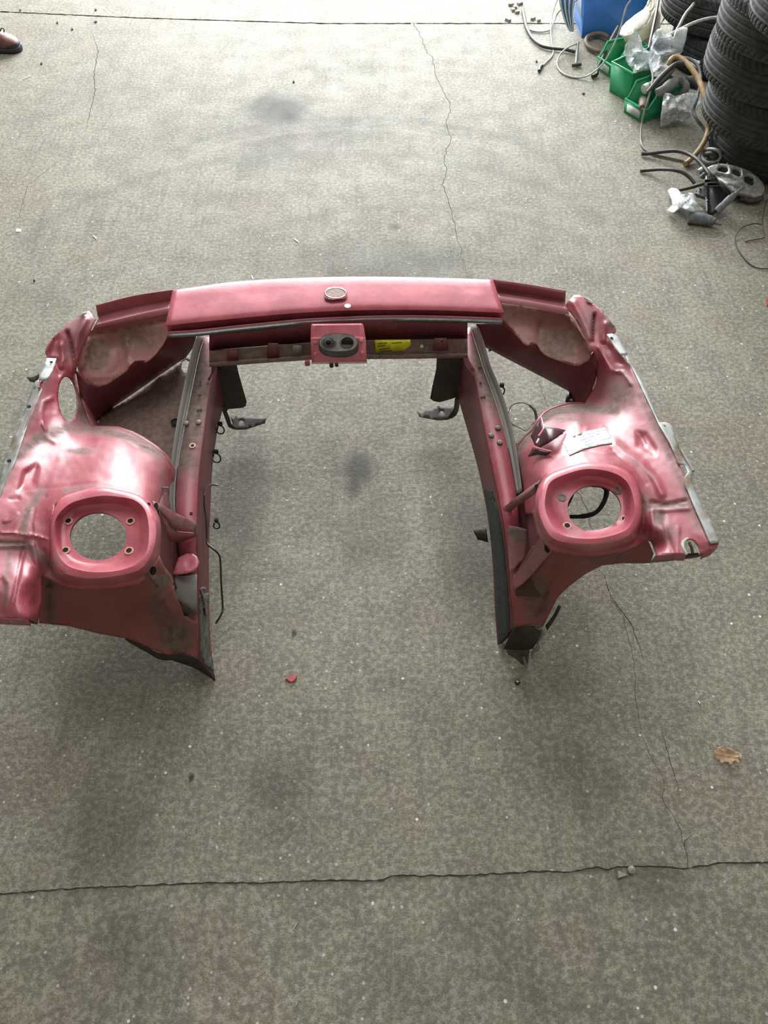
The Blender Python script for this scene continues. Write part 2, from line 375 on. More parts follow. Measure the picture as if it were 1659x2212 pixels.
holesL = [wedge([(195, 60), (212, 110), (203, 160), (205, 200), (190, 260), (185, 300)], .004, 24), wedge([(150, 330), (60, 400), (40, 470), (10, 520)], .002, 25), wedge([(1228, 1020), (1240, 1065), (1250, 1095)], .0012, 26)]
holesL = holesL[:2]
slab(np.r_[FL, cl, JL[::-1], [(-8, JL[0, 1]), (-8, FL[0, 1])]], 0, holesL)
slab(np.r_[crr[::-1], FR, [(8, FR[-1, 1]), (8, JR[-1, 1])], JR[::-1]], 0, holesR)
slab(np.r_[J2 - (0, .003), [(8, J2[-1, 1] - .005), (8, -2), (-8, -2), (-8, J2[0, 1] - .005)]], -.0035)
slab(np.r_[far2 + (0, .012), [(8, far2[-1, 1] + .012), (8, 13), (-8, 13), (-8, far2[0, 1] + .012)]], .001)

# ---------------------------------------------------------------- the cut car front
base = P(720, 1150, 0); 
car = thing('car_front_section', 'cut-off raspberry red car front end with two strut towers on the floor', 'car body part', base)

def ring_tower(side, cx, cy, outer, mid, rim, inner, floor_, hole, hs, studs, holes_h):
    pass
def tower(outer, crest, rim, wall, recess, hr, lip, dust, n=72):
    lines = [cat(o, n, True) for o in (outer, crest, rim, wall, recess)]
    # align starts by angle about the hole centre, the hole ring last
    cx, cy, ax, ay, hh = hr; out = []
    for L in lines:
        a = np.arctan2((L[:, 1] - cy) / ay, (L[:, 0] - cx) / ax) % (2 * math.pi); k = np.argsort(a); a = a[k]; L = L[k]
        q = np.linspace(0, 2 * math.pi, n, endpoint=False); aa = np.r_[a - 2 * math.pi, a, a + 2 * math.pi]; LL = np.r_[L, L, L]
        out.append(np.stack([np.interp(q, aa, LL[:, i]) for i in range(3)], 1))
    q = np.linspace(0, 2 * math.pi, n, endpoint=False)
    hole = np.stack([cx + ax * np.cos(q), cy + ay * np.sin(q), np.full(n, hh)], 1)
    A = [PN(o) for o in out]; H = PN(hole)
    def between(a, b, t): return a + (b - a) * t
    rows = [A[0], A[1], between(A[1], A[2], .5) + [0, 0, .001], A[2], between(A[2], A[3], .35) - [0, 0, .003], between(A[2], A[3], .7) - [0, 0, .002], A[3], A[4], between(A[4], H, .5), H, H + [0, 0, -.006] ]
    allv = np.concatenate([out[0], out[1], out[1], out[2], out[2], out[2], out[3], out[4], out[4], hole, hole])
    o = loft('strut_tower_plate', rows, PAINT2, car, n=0, closed=True, thick=.002, ang=50)
    a = o.data.attributes['dust']; a.data.foreach_set('value', np.clip(dustv(allv, dust), 0, 1).astype(np.float32))
    return o
def stud(u, v, h, r=.0105, hollow=True, m=None):
    c = P(u, v, h); lathe('bolt_hole_ring', c, (0, 0, 1), [(r, 0), (r, .0015), (r * .62, .0022), (r * .6, .0004)], m or RUST, car, 18)
    if hollow: lathe('bolt_hole', c + Vector((0, 0, .0005)), (0, 0, 1), [(r * .5, 0), (r * .58, .0019)], DARK, car, 14)

# left tower
tower([(125, 1082, .528), (160, 1064, .53), (213, 1052, .533), (258, 1058, .533), (300, 1066, .525), (328, 1088, .515), (345, 1120, .5), (348, 1155, .49), (343, 1195, .48), (325, 1228, .475), (298, 1250, .475), (240, 1262, .475), (190, 1264, .475), (140, 1256, .475), (112, 1228, .49), (105, 1185, .505), (105, 1130, .52)],
      [(130, 1086, .536), (162, 1069, .54), (215, 1056, .543), (256, 1062, .543), (297, 1072, .54), (320, 1093, .538), (334, 1122, .535), (337, 1155, .53), (330, 1190, .527), (316, 1216, .525), (296, 1233, .524), (240, 1246, .522), (190, 1249, .522), (145, 1240, .522), (122, 1220, .523), (112, 1180, .528), (112, 1128, .533)],
      [(138, 1098, .541), (165, 1082, .543), (217, 1071, .545), (255, 1073, .545), (290, 1080, .544), (312, 1099, .542), (320, 1125, .54), (322, 1155, .536), (318, 1188, .533), (303, 1212, .531), (280, 1226, .53), (238, 1235, .529), (190, 1235, .529), (150, 1224, .529), (128, 1203, .531), (118, 1170, .534), (119, 1125, .538)],
      [(146, 1108, .509), (170, 1095, .507), (217, 1088, .507), (252, 1089, .507), (282, 1095, .507), (298, 1108, .507), (304, 1128, .507), (304, 1155, .506), (301, 1180, .505), (290, 1200, .505), (270, 1212, .505), (236, 1221, .504), (192, 1221, .504), (158, 1212, .504), (138, 1194, .504), (128, 1168, .505), (130, 1130, .507)],
      [(152, 1112, .503), (174, 1100, .502), (217, 1094, .502), (250, 1095, .502), (278, 1100, .502), (292, 1112, .502), (298, 1130, .502), (298, 1155, .502), (295, 1176, .502), (284, 1196, .502), (266, 1207, .501), (235, 1216, .501), (194, 1216, .501), (162, 1207, .501), (143, 1190, .501), (134, 1166, .501), (136, 1132, .502)],
      (212, 1158, 61, 52, .500), 0, [(160, 1070, 30, 10, .35), (240, 1064, 40, 8, .35), (118, 1215, 20, 20, .55), (210, 1098, 50, 8, .25)])
for u, v in ((148, 1126), (282, 1126), (142, 1189), (279, 1190)): stud(u, v, .502)
# right tower
tower([(1180, 1028, .53), (1215, 1012, .533), (1268, 998, .535), (1325, 1005, .533), (1365, 1026, .525), (1385, 1062, .515), (1390, 1105, .505), (1383, 1145, .49), (1362, 1172, .475), (1300, 1190, .475), (1245, 1190, .475), (1190, 1176, .475), (1168, 1148, .485), (1156, 1105, .495), (1160, 1058, .515)],
      [(1183, 1031, .54), (1217, 1016, .543), (1268, 1003, .545), (1322, 1010, .543), (1358, 1030, .54), (1376, 1064, .537), (1381, 1104, .532), (1374, 1138, .527), (1354, 1158, .524), (1300, 1173, .522), (1245, 1174, .522), (1200, 1166, .523), (1177, 1140, .526), (1164, 1100, .531), (1168, 1060, .537)],
      [(1190, 1040, .543), (1220, 1025, .545), (1268, 1013, .547), (1318, 1019, .545), (1350, 1036, .543), (1366, 1066, .54), (1371, 1103, .536), (1364, 1132, .532), (1345, 1149, .53), (1298, 1162, .529), (1250, 1163, .529), (1212, 1154, .53), (1190, 1130, .532), (1177, 1096, .536), (1180, 1062, .541)],
      [(1204, 1052, .509), (1227, 1040, .507), (1270, 1028, .507), (1315, 1035, .507), (1340, 1050, .507), (1351, 1072, .507), (1354, 1103, .506), (1348, 1124, .505), (1332, 1137, .505), (1296, 1149, .504), (1256, 1150, .504), (1222, 1141, .504), (1204, 1120, .504), (1192, 1092, .505), (1196, 1068, .507)],
      [(1210, 1056, .503), (1231, 1044, .502), (1271, 1034, .502), (1312, 1040, .502), (1334, 1054, .502), (1345, 1075, .502), (1348, 1103, .502), (1342, 1120, .502), (1328, 1132, .501), (1294, 1144, .501), (1258, 1145, .501), (1227, 1137, .501), (1210, 1118, .501), (1198, 1091, .502), (1202, 1070, .503)],
      (1284, 1098, 58, 51, .500), 0, [(1215, 1072, 22, 14, .6), (1335, 1060, 16, 12, .5), (1235, 1152, 20, 14, .6), (1270, 1008, 50, 6, .2)])
for u, v, m in ((1225, 1136, RUST), (1349, 1122, RUST), (1214, 1075, GREY), (1336, 1060, GREY)): stud(u, v, .502, m=m, hollow=m is RUST)

PAINTT = paintmat('tan_dusted_paint', (.27, .05, .055), (.25, .185, .145), amount=.1, film=(.29, .155, .13))
# inner wings ------------------------------------------------------------------
bl = [(118, 1090), (160, 1073), (213, 1062), (256, 1067), (296, 1076), (320, 1096), (333, 1122), (337, 1155), (332, 1190), (316, 1218), (296, 1236), (240, 1250), (190, 1252), (142, 1243), (120, 1222), (112, 1180), (112, 1128)]
oval = [(146 + 20 * math.cos(a) + 3 * math.sin(a), 862 + 48 * math.sin(a)) for a in np.linspace(0, 2 * math.pi, 36, endpoint=False)]
sheet('inner_wing', [(150, 696), (165, 686), (178, 675), (192, 671), (200, 680), (207, 690), (201, 703), (193, 722), (185, 735), (177, 755), (168, 785), (163, 808), (168, 832), (175, 860), (186, 893), (198, 921), (250, 923), (282, 933), (305, 945), (335, 965), (357, 985), (370, 1010), (371, 1040), (366, 1075), (372, 1110), (355, 1125), (350, 1155), (345, 1205), (328, 1240), (298, 1262), (240, 1272), (185, 1274), (140, 1266), (105, 1250), (92, 1240), (90, 1300), (82, 1346), (62, 1338), (0, 1335), (-60, 1332), (-130, 1330), (-130, 1300), (-60, 1180), (0, 1072), (14, 1035), (30, 998), (60, 908), (88, 840), (82, 838), (86, 822), (98, 820), (110, 795), (122, 776), (104, 774), (98, 760), (103, 745), (120, 724)],
      [(150, 696, .50), (192, 671, .49), (207, 690, .485), (193, 722, .47), (185, 735, .455), (168, 785, .43), (163, 808, .41), (175, 860, .35), (188, 893, .33), (198, 921, .35), (98, 760, .49), (120, 724, .50), (150, 740, .475), (140, 760, .465), (104, 774, .475), (118, 795, .47), (122, 850, .455), (112, 900, .465), (168, 880, .385), (150, 930, .44),
       (88, 838, .50), (60, 908, .515), (30, 998, .53), (0, 1072, .54), (-130, 1300, .55), (-60, 1180, .545), (95, 950, .475), (80, 1010, .50), (50, 1060, .52),
       (250, 923, .40), (305, 945, .405), (335, 965, .40), (357, 985, .385), (371, 1012, .36), (371, 1040, .34), (366, 1075, .32), (372, 1110, .30), (355, 1125, .40), (350, 1155, .43), (345, 1205, .42), (328, 1240, .41),
       (210, 945, .43), (215, 970, .465), (215, 1000, .495), (220, 1030, .515), (150, 1000, .485), (160, 1050, .52), (110, 1050, .515), (280, 1000, .485), (290, 1040, .505), (320, 1010, .455), (330, 1040, .465), (345, 1025, .43), (350, 1060, .42), (345, 1090, .44), (325, 1085, .51), (213, 1052, .533), (256, 1058, .533), (160, 1064, .53),
       (110, 1090, .527), (100, 1140, .522), (100, 1190, .51), (60, 1110, .528), (55, 1160, .525), (0, 1200, .525), (-60, 1300, .53), (40, 1200, .512), (80, 1180, .510), (92, 1240, .47), (70, 1245, .51), (62, 1335, .50), (58, 1300, .505), (64, 1300, .500), (75, 1300, .472), (82, 1346, .44), (90, 1300, .46), (0, 1335, .505), (-130, 1330, .52), (105, 1250, .46), (140, 1266, .46), (185, 1274, .46), (240, 1272, .455), (298, 1262, .45)],
      PAINT, car, holes=[oval, bl], step=4, bs=.62, base=.06, ang=60, rough=.0015,
      bumps=[('r', [(185, 690), (170, 720), (163, 760), (160, 800)], 7, .012), ('r', [(146, 718), (155, 745), (162, 790), (165, 830)], 3.5, -.016), ('r', [(120, 735), (112, 760)], 9, -.008), ('r', [(132, 745), (137, 775), (132, 792)], 5, .012), ('a', [(112, 775), (124, 778), (133, 800), (126, 812), (115, 800)], 8, -.02),
             ('r', [(112, 860), (95, 868), (90, 890), (92, 915), (98, 928)], 4, .007), ('a', [(97, 865), (118, 862), (120, 888), (94, 890)], 8, -.0045), ('r', [(92, 915), (100, 945), (118, 955)], 4, .005),
             ('a', [(52, 1020), (78, 1003), (82, 1012), (75, 1045), (40, 1060)], 7, -.012), ('r', [(0, 1150), (30, 1150), (62, 1158), (70, 1155), (100, 1164)], 3, .006), ('r', [(-80, 1172), (0, 1172), (55, 1174)], 4, -.006), ('r', [(-80, 1180), (0, 1180), (55, 1179)], 4, .006),
             ('r', [(58, 1160), (45, 1215), (30, 1290), (18, 1335)], 4.5, -.007), ('r', [(70, 1178), (78, 1210), (88, 1238)], 6, .012), ('a', [(-8, 1262), (4, 1248), (14, 1262), (8, 1330), (-15, 1330)], 5, -.009), ('r', [(60, 1108), (42, 1140), (38, 1152)], 2.2, -.004), ('r', [(100, 1073), (75, 1095), (68, 1130), (70, 1150)], 2.2, -.005),
             ('r', [(40, 1076), (22, 1078)], 3, -.005), ('r', [(38, 1110), (22, 1124), (8, 1126)], 2.5, .005), ('r', [(50, 1058), (130, 1052), (200, 1044), (290, 1058)], 2.5, -.002), ('r', [(250, 935), (290, 965), (345, 982)], 3, -.004), ('r', [(95, 1190), (100, 1215), (110, 1230)], 5, -.008)],
      dust=[([(40, 985), (80, 950), (150, 922), (220, 928), (290, 950), (350, 985)], 16, .6), ([(178, 680), (165, 720), (150, 760)], 22, .35), (170, 975, 45, 12, .6), ([(85, 860), (50, 940), (0, 1060)], 12, .5), ([(90, 1060), (60, 1100), (50, 1150)], 12, .5), ([(-60, 1175), (60, 1178), (100, 1210), (120, 1240)], 12, .6), (175, 870, 20, 50, .55), (185, 905, 25, 18, .6), ([(20, 1200), (10, 1300)], 12, .4), ([(140, 1058), (210, 1048), (300, 1058)], 6, .45), (256, 985, 12, 8, .5), ([(345, 1000), (360, 1080)], 10, .35), (-60, 1240, 40, 60, .35),
            (200, 955, 60, 8, -.5), (220, 1010, 90, 30, -.35), (60, 1290, 20, 40, -.3)],
      skirt=[([(175, 862), (186, 893), (198, 921), (250, 923), (282, 933), (305, 945), (335, 965), (357, 985), (370, 1010), (371, 1040)], .14, .05), ([(0, 1335), (-60, 1332), (-130, 1330)], .02, -.004), ([(62, 1338), (0, 1335)], .02, -.004)])

br = [(u, v) for u, v in [(1178, 1036), (1215, 1020), (1268, 1007), (1322, 1014), (1356, 1034), (1373, 1064), (1378, 1104), (1371, 1136), (1352, 1157), (1300, 1175), (1245, 1177), (1200, 1168), (1177, 1142), (1166, 1100), (1168, 1060)]]
sheet('inner_wing', [(1228, 650), (1240, 637), (1252, 637), (1266, 644), (1282, 655), (1296, 666), (1308, 680), (1319, 694), (1331, 711), (1329, 719), (1314, 724), (1330, 752), (1342, 768), (1362, 790), (1388, 840), (1425, 916), (1452, 968), (1468, 1003), (1478, 1030), (1484, 1058), (1500, 1095), (1530, 1168), (1553, 1172), (1540, 1185), (1518, 1194), (1512, 1196), (1508, 1180), (1500, 1168), (1490, 1165), (1478, 1170), (1474, 1180), (1482, 1197), (1450, 1196), (1418, 1200), (1407, 1172), (1396, 1165), (1375, 1180), (1350, 1190), (1300, 1200), (1245, 1202), (1188, 1190), (1160, 1155), (1150, 1110), (1133, 1112), (1128, 1080), (1122, 1050), (1114, 1010), (1112, 985), (1120, 962), (1133, 945), (1150, 930), (1165, 906), (1176, 893), (1190, 884), (1210, 877), (1232, 872), (1262, 872), (1275, 850), (1286, 815), (1290, 790), (1284, 762), (1275, 757), (1262, 730), (1252, 705), (1243, 690), (1232, 676), (1224, 668), (1223, 657)],
      [(1228, 650, .485), (1240, 637, .49), (1266, 644, .495), (1296, 666, .50), (1319, 694, .50), (1331, 711, .49), (1330, 752, .485), (1362, 790, .495), (1388, 840, .505), (1425, 916, .52), (1452, 968, .53), (1484, 1058, .54), (1530, 1168, .55), (1553, 1172, .55), (1518, 1194, .535), (1482, 1197, .525), (1418, 1200, .505), (1407, 1172, .46), (1396, 1165, .46), (1480, 1150, .53), (1420, 1150, .515), (1440, 1120, .522), (1470, 1100, .53),
       (1223, 657, .475), (1243, 690, .47), (1262, 730, .455), (1275, 757, .445), (1290, 790, .40), (1286, 815, .36), (1275, 850, .32), (1262, 872, .33), (1232, 872, .38), (1190, 884, .395), (1165, 906, .40), (1150, 930, .385), (1120, 962, .35), (1112, 985, .33), (1114, 1010, .31), (1122, 1050, .30), (1128, 1080, .295), (1133, 1112, .30), (1150, 1110, .42), (1160, 1155, .42), (1188, 1190, .44), (1245, 1202, .45), (1300, 1200, .455), (1350, 1190, .46), (1375, 1180, .46),
       (1290, 700, .48), (1310, 740, .465), (1310, 790, .44), (1320, 840, .43), (1345, 860, .465), (1300, 880, .40), (1250, 900, .44), (1260, 940, .485), (1270, 980, .515), (1330, 930, .475), (1340, 980, .505), (1390, 960, .50), (1400, 1010, .515), (1420, 1060, .52), (1200, 920, .435), (1190, 960, .465), (1200, 1000, .50), (1150, 960, .40), (1150, 1000, .42), (1140, 1040, .38), (1165, 1030, .49), (1185, 1022, .525), (1268, 998, .535), (1325, 1004, .533), (1368, 1024, .525), (1400, 1090, .51), (1395, 1130, .50)],
      PAINT, car, holes=[br], step=4, bs=.62, base=.08, ang=60, rough=.0015,
      bumps=[('r', [(1240, 655), (1258, 690), (1275, 730)], 7, .010), ('r', [(1284, 680), (1281, 705), (1279, 738)], 3, -.018), ('r', [(1308, 700), (1303, 720), (1304, 735)], 6, .014), ('r', [(1292, 750), (1305, 775), (1318, 800), (1345, 804), (1362, 830)], 3.5, .009), ('a', [(1308, 745), (1325, 750), (1345, 785), (1322, 790)], 9, -.014),
             ('a', [(1374, 933), (1396, 936), (1418, 970), (1415, 985), (1378, 962)], 6, -.008), ('r', [(1385, 945), (1393, 962)], 4, -.006), ('r', [(1330, 958), (1352, 978), (1385, 1000), (1415, 1035), (1430, 1068)], 8, .011), ('r', [(1322, 972), (1340, 990), (1370, 1012), (1395, 1045)], 4, -.006), ('r', [(1408, 1085), (1440, 1090), (1480, 1082)], 4, -.008), ('r', [(1410, 1100), (1440, 1102), (1488, 1098)], 4, .006),
             ('r', [(1378, 1060), (1390, 1090), (1392, 1130), (1385, 1155)], 4, -.009), ('r', [(1408, 1105), (1410, 1135), (1407, 1158)], 5, .010), ('r', [(1430, 1110), (1440, 1150), (1455, 1196)], 4, -.005), ('r', [(1465, 1140), (1462, 1195)], 5, .004), ('r', [(1210, 985), (1270, 975), (1330, 985)], 3, -.003), ('a', [(1265, 918), (1300, 912), (1308, 925), (1306, 935), (1262, 935)], 4, .003)],
      dust=[([(1120, 965), (1160, 912), (1200, 888), (1260, 882), (1330, 885)], 13, .85), (1340, 850, 45, 45, .6), (1230, 905, 60, 12, .5), ([(1380, 850), (1430, 950), (1480, 1060), (1510, 1140)], 14, .45), ([(1400, 1095), (1490, 1090)], 10, .6), (1425, 1120, 18, 20, .7), (1440, 1150, 30, 30, .35), ([(1300, 660), (1325, 710)], 10, .5), (1270, 700, 30, 40, .35), (1120, 1000, 15, 30, .6), (1390, 1090, 12, 30, .5), ([(1330, 960), (1420, 1040)], 5, .3), (1250, 970, 60, 10, -.2), (1420, 1180, 15, 25, -.5)],
      skirt=[([(1262, 872), (1232, 872), (1210, 877), (1190, 884), (1176, 893), (1165, 906), (1150, 930), (1133, 945), (1120, 962), (1112, 985)], .13, .05), ([(1482, 1197), (1450, 1196), (1418, 1200)], .02, -.004), ([(1553, 1172), (1540, 1185), (1518, 1194)], .02, -.004)])
LBL = [(1216, 956), (1240, 943), (1270, 932), (1308, 925), (1316, 942), (1323, 959), (1300, 962), (1262, 971), (1231, 985), (1223, 970)]
LAB = simple('white_paper', (.74, .82, .84), .6, var=.06)
# paper label laid on the real skin of the right tower
def on_skin(pts, lift=.0015):
    dg = bpy.context.evaluated_depsgraph_get(); dg.update(); out = []
    for u, v in pts:
        d = P(u, v, 0) - Vector((0, 0, CAMH)); r = C.ray_cast(dg, Vector((0, 0, CAMH)), d.normalized())
        out.append(r[1] + r[2] * lift if r[0] else P(u, v, .48))
    return out
def decal(name, pts, mat, lift, step=6, parent=car, thick=.0003):
    o = resamp(pts, step); V, T = cdt(o, [], step); q = on_skin(V, lift); z = Vector((0, 0, CAMH)); T2 = []
    for a, b, c_ in T:
        n = (q[b] - q[a]).cross(q[c_] - q[a]); T2.append((int(a), int(b), int(c_)) if n.dot(z - q[a]) > 0 else (int(a), int(c_), int(b)))
    ob = mk(name, q, T2, mat, parent, 60); solid(ob, thick); return ob
lab = decal('paper_label', LBL, LAB, .002, 5); lab['label'] = 'white paper label with faded handwriting'
INK = simple('faded_ink', (.16, .21, .26), .7, var=.3, sc=400)
rr = random.Random(3)
V0 = np.array([(1216, 956), (1308, 925), (1323, 959), (1231, 985)], float)
def lp_(s, t):       # label space: s along, t down; bowed
    a = V0[0] + (V0[1] - V0[0]) * s; b = V0[3] + (V0[2] - V0[3]) * s; q = a + (b - a) * t; q[1] -= 3.5 * math.sin(math.pi * s); return q
def scrawl(s0, s1, t, hgt, wgt=.9):
    n = int((s1 - s0) * 42); pts = []
    for i in range(n + 1): pts.append(lp_(s0 + (s1 - s0) * i / n, t + hgt * (1 if i % 2 else -1) * rr.uniform(.3, 1)))
    W_ = on_skin(pts, .0036); tube('handwriting', [tuple(x) for x in W_], .0006 * wgt, INK, lab, 4, px=False, seg=n * 3)
for s0, s1, t, hh in ((.36, .47, .20, .05), (.52, .70, .17, .05), (.74, .97, .13, .06), (.30, .52, .40, .05), (.55, .66, .38, .05), (.70, .80, .34, .04), (.42, .46, .58, .05), (.48, .56, .57, .06), (.80, .84, .55, .05), (.36, .60, .78, .04), (.63, .72, .82, .05), (.74, .98, .72, .07)): scrawl(s0, s1, t, hh)


# tower rear and side walls
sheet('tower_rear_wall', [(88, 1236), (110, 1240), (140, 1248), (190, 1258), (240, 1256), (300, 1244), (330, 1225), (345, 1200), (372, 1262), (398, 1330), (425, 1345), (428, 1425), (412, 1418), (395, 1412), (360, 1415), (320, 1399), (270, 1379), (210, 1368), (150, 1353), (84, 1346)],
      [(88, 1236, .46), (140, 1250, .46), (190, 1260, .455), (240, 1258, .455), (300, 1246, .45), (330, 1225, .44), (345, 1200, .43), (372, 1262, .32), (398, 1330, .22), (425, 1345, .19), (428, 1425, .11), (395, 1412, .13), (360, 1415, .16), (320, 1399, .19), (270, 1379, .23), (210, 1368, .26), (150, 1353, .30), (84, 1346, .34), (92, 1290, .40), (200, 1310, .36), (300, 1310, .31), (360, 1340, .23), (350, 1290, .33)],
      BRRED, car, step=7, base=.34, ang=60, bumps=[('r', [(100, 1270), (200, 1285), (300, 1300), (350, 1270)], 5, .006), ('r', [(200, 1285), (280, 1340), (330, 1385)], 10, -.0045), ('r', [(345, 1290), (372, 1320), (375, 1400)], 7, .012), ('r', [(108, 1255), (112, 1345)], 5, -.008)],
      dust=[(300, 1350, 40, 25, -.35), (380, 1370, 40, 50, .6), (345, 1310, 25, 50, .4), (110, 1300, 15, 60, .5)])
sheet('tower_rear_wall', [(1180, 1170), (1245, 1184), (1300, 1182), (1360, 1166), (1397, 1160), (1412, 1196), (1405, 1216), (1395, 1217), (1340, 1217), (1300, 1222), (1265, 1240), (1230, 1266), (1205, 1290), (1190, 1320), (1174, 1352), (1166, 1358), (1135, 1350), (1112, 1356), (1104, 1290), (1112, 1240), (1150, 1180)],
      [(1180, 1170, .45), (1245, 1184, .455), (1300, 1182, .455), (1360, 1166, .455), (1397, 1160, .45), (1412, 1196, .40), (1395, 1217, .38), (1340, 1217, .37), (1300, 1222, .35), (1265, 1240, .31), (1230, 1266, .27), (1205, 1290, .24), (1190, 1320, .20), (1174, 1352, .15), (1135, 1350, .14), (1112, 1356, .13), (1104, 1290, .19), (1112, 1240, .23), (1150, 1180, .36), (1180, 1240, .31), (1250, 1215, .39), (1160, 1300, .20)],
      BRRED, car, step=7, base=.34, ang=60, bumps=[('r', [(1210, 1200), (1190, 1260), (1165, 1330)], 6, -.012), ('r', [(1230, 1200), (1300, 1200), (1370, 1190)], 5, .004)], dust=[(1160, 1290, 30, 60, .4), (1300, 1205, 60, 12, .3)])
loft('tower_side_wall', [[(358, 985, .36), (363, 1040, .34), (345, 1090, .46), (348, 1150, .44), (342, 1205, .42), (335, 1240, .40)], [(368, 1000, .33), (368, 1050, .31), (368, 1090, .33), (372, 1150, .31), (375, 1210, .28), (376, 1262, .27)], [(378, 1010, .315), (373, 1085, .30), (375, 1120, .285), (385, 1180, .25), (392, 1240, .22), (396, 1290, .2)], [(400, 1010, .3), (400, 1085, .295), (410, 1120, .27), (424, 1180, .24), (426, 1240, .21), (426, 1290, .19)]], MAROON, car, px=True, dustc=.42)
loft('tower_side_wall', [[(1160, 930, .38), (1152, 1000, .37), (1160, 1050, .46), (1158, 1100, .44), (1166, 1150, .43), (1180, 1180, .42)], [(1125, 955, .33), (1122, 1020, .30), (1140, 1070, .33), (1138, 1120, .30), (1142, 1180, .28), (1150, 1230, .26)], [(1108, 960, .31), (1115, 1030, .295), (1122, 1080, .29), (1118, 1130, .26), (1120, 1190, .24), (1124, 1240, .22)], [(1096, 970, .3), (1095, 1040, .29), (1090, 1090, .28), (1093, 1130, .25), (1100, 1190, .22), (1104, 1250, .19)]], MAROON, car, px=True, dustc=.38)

# headlamp pockets ---------------------------------------------------------------
sheet('headlamp_pocket', [(196, 716), (212, 704), (240, 699), (300, 690), (362, 674), (372, 700), (362, 727), (352, 745), (337, 765), (326, 776), (315, 783), (301, 782), (290, 783), (283, 791), (275, 800), (255, 815), (232, 830), (212, 836), (190, 828), (172, 808), (165, 788), (176, 755), (185, 735)],
      [(196, 716, .47), (240, 699, .475), (300, 690, .475), (362, 674, .48), (362, 727, .44), (337, 765, .42), (315, 783, .41), (290, 783, .41), (275, 800, .40), (232, 830, .385), (212, 836, .38), (190, 828, .385), (168, 800, .40), (185, 735, .455), (220, 760, .415), (260, 750, .41), (300, 740, .415), (330, 730, .43), (240, 790, .40), (200, 790, .405)],
      PAINTT, car, step=6, base=.30, ang=60, bumps=[('r', [(197, 722), (250, 712), (300, 703), (365, 690)], 5, -.006), ('r', [(262, 728), (268, 780)], 3, -.005), ('r', [(276, 730), (279, 778)], 3, .005), ('r', [(192, 735), (178, 790)], 6, .010), ('r', [(195, 815), (235, 812), (275, 785)], 6, .004), ('a', [(258, 728), (278, 728), (280, 782), (262, 785)], 4, .004)],
      dust=[(210, 770, 22, 35, .95), (300, 730, 60, 30, .35), ([(200, 716), (360, 684)], 8, -.3), (230, 810, 40, 15, -.25)])
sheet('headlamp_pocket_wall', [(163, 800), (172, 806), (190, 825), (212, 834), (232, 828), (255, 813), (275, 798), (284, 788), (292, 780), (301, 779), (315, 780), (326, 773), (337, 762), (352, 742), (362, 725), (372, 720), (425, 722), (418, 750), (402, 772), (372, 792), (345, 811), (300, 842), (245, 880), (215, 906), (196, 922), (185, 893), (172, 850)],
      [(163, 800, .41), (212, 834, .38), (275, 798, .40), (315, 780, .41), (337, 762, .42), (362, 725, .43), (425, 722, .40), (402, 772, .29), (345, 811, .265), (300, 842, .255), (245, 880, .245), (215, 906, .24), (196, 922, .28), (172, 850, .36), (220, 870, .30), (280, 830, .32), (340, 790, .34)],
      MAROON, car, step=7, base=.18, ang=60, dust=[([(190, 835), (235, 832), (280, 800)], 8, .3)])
loft('headlamp_upper_channel', [[(207, 660, .50), (290, 639, .50), (374, 626, .502)], [(208, 664, .493), (290, 643, .493), (374, 630, .495)], [(211, 682, .462), (290, 664, .462), (372, 648, .465)], [(213, 689, .460), (292, 670, .460), (370, 655, .463)], [(205, 702, .484), (292, 681, .486), (368, 664, .487)], [(200, 712, .475), (292, 693, .476), (364, 678, .48)]], PAINT, car, px=True, dustc=.28, smooth=True, ang=20)
holer = [(393, 781), (401, 776), (410, 782), (412, 795), (406, 806), (397, 804), (391, 795)]
sheet('inner_lower_panel', [(212, 903), (245, 878), (300, 840), (345, 809), (374, 789), (404, 768), (412, 775), (412, 800), (400, 860), (388, 930), (378, 1000), (376, 1040), (366, 1030), (352, 990), (330, 965), (300, 948), (250, 930), (200, 928)],
      [(212, 903, .24), (300, 840, .25), (404, 768, .285), (400, 860, .29), (378, 1000, .28), (330, 965, .27), (250, 930, .25), (300, 890, .262), (200, 928, .24)],
      PAINT, car, holes=[holer], step=8, base=.78, ang=60, rough=.001, bumps=[('r', [(220, 905), (300, 862), (385, 818)], 4, .006), ('r', [(330, 950), (352, 915), (375, 890)], 4, .006), ('r', [(352, 940), (362, 925), (370, 900)], 3, -.003)],
      dust=[(305, 905, 38, 14, -.75), (345, 960, 25, 25, -.3), (370, 950, 10, 30, .4), (260, 910, 30, 12, .3)])
c = P(379, 913, .288); lathe('drain_hole', c, (0, 0, 1), [(.013, 0), (.013, .004), (.0118, .004), (.0118, .001)], DARK, car, 18)
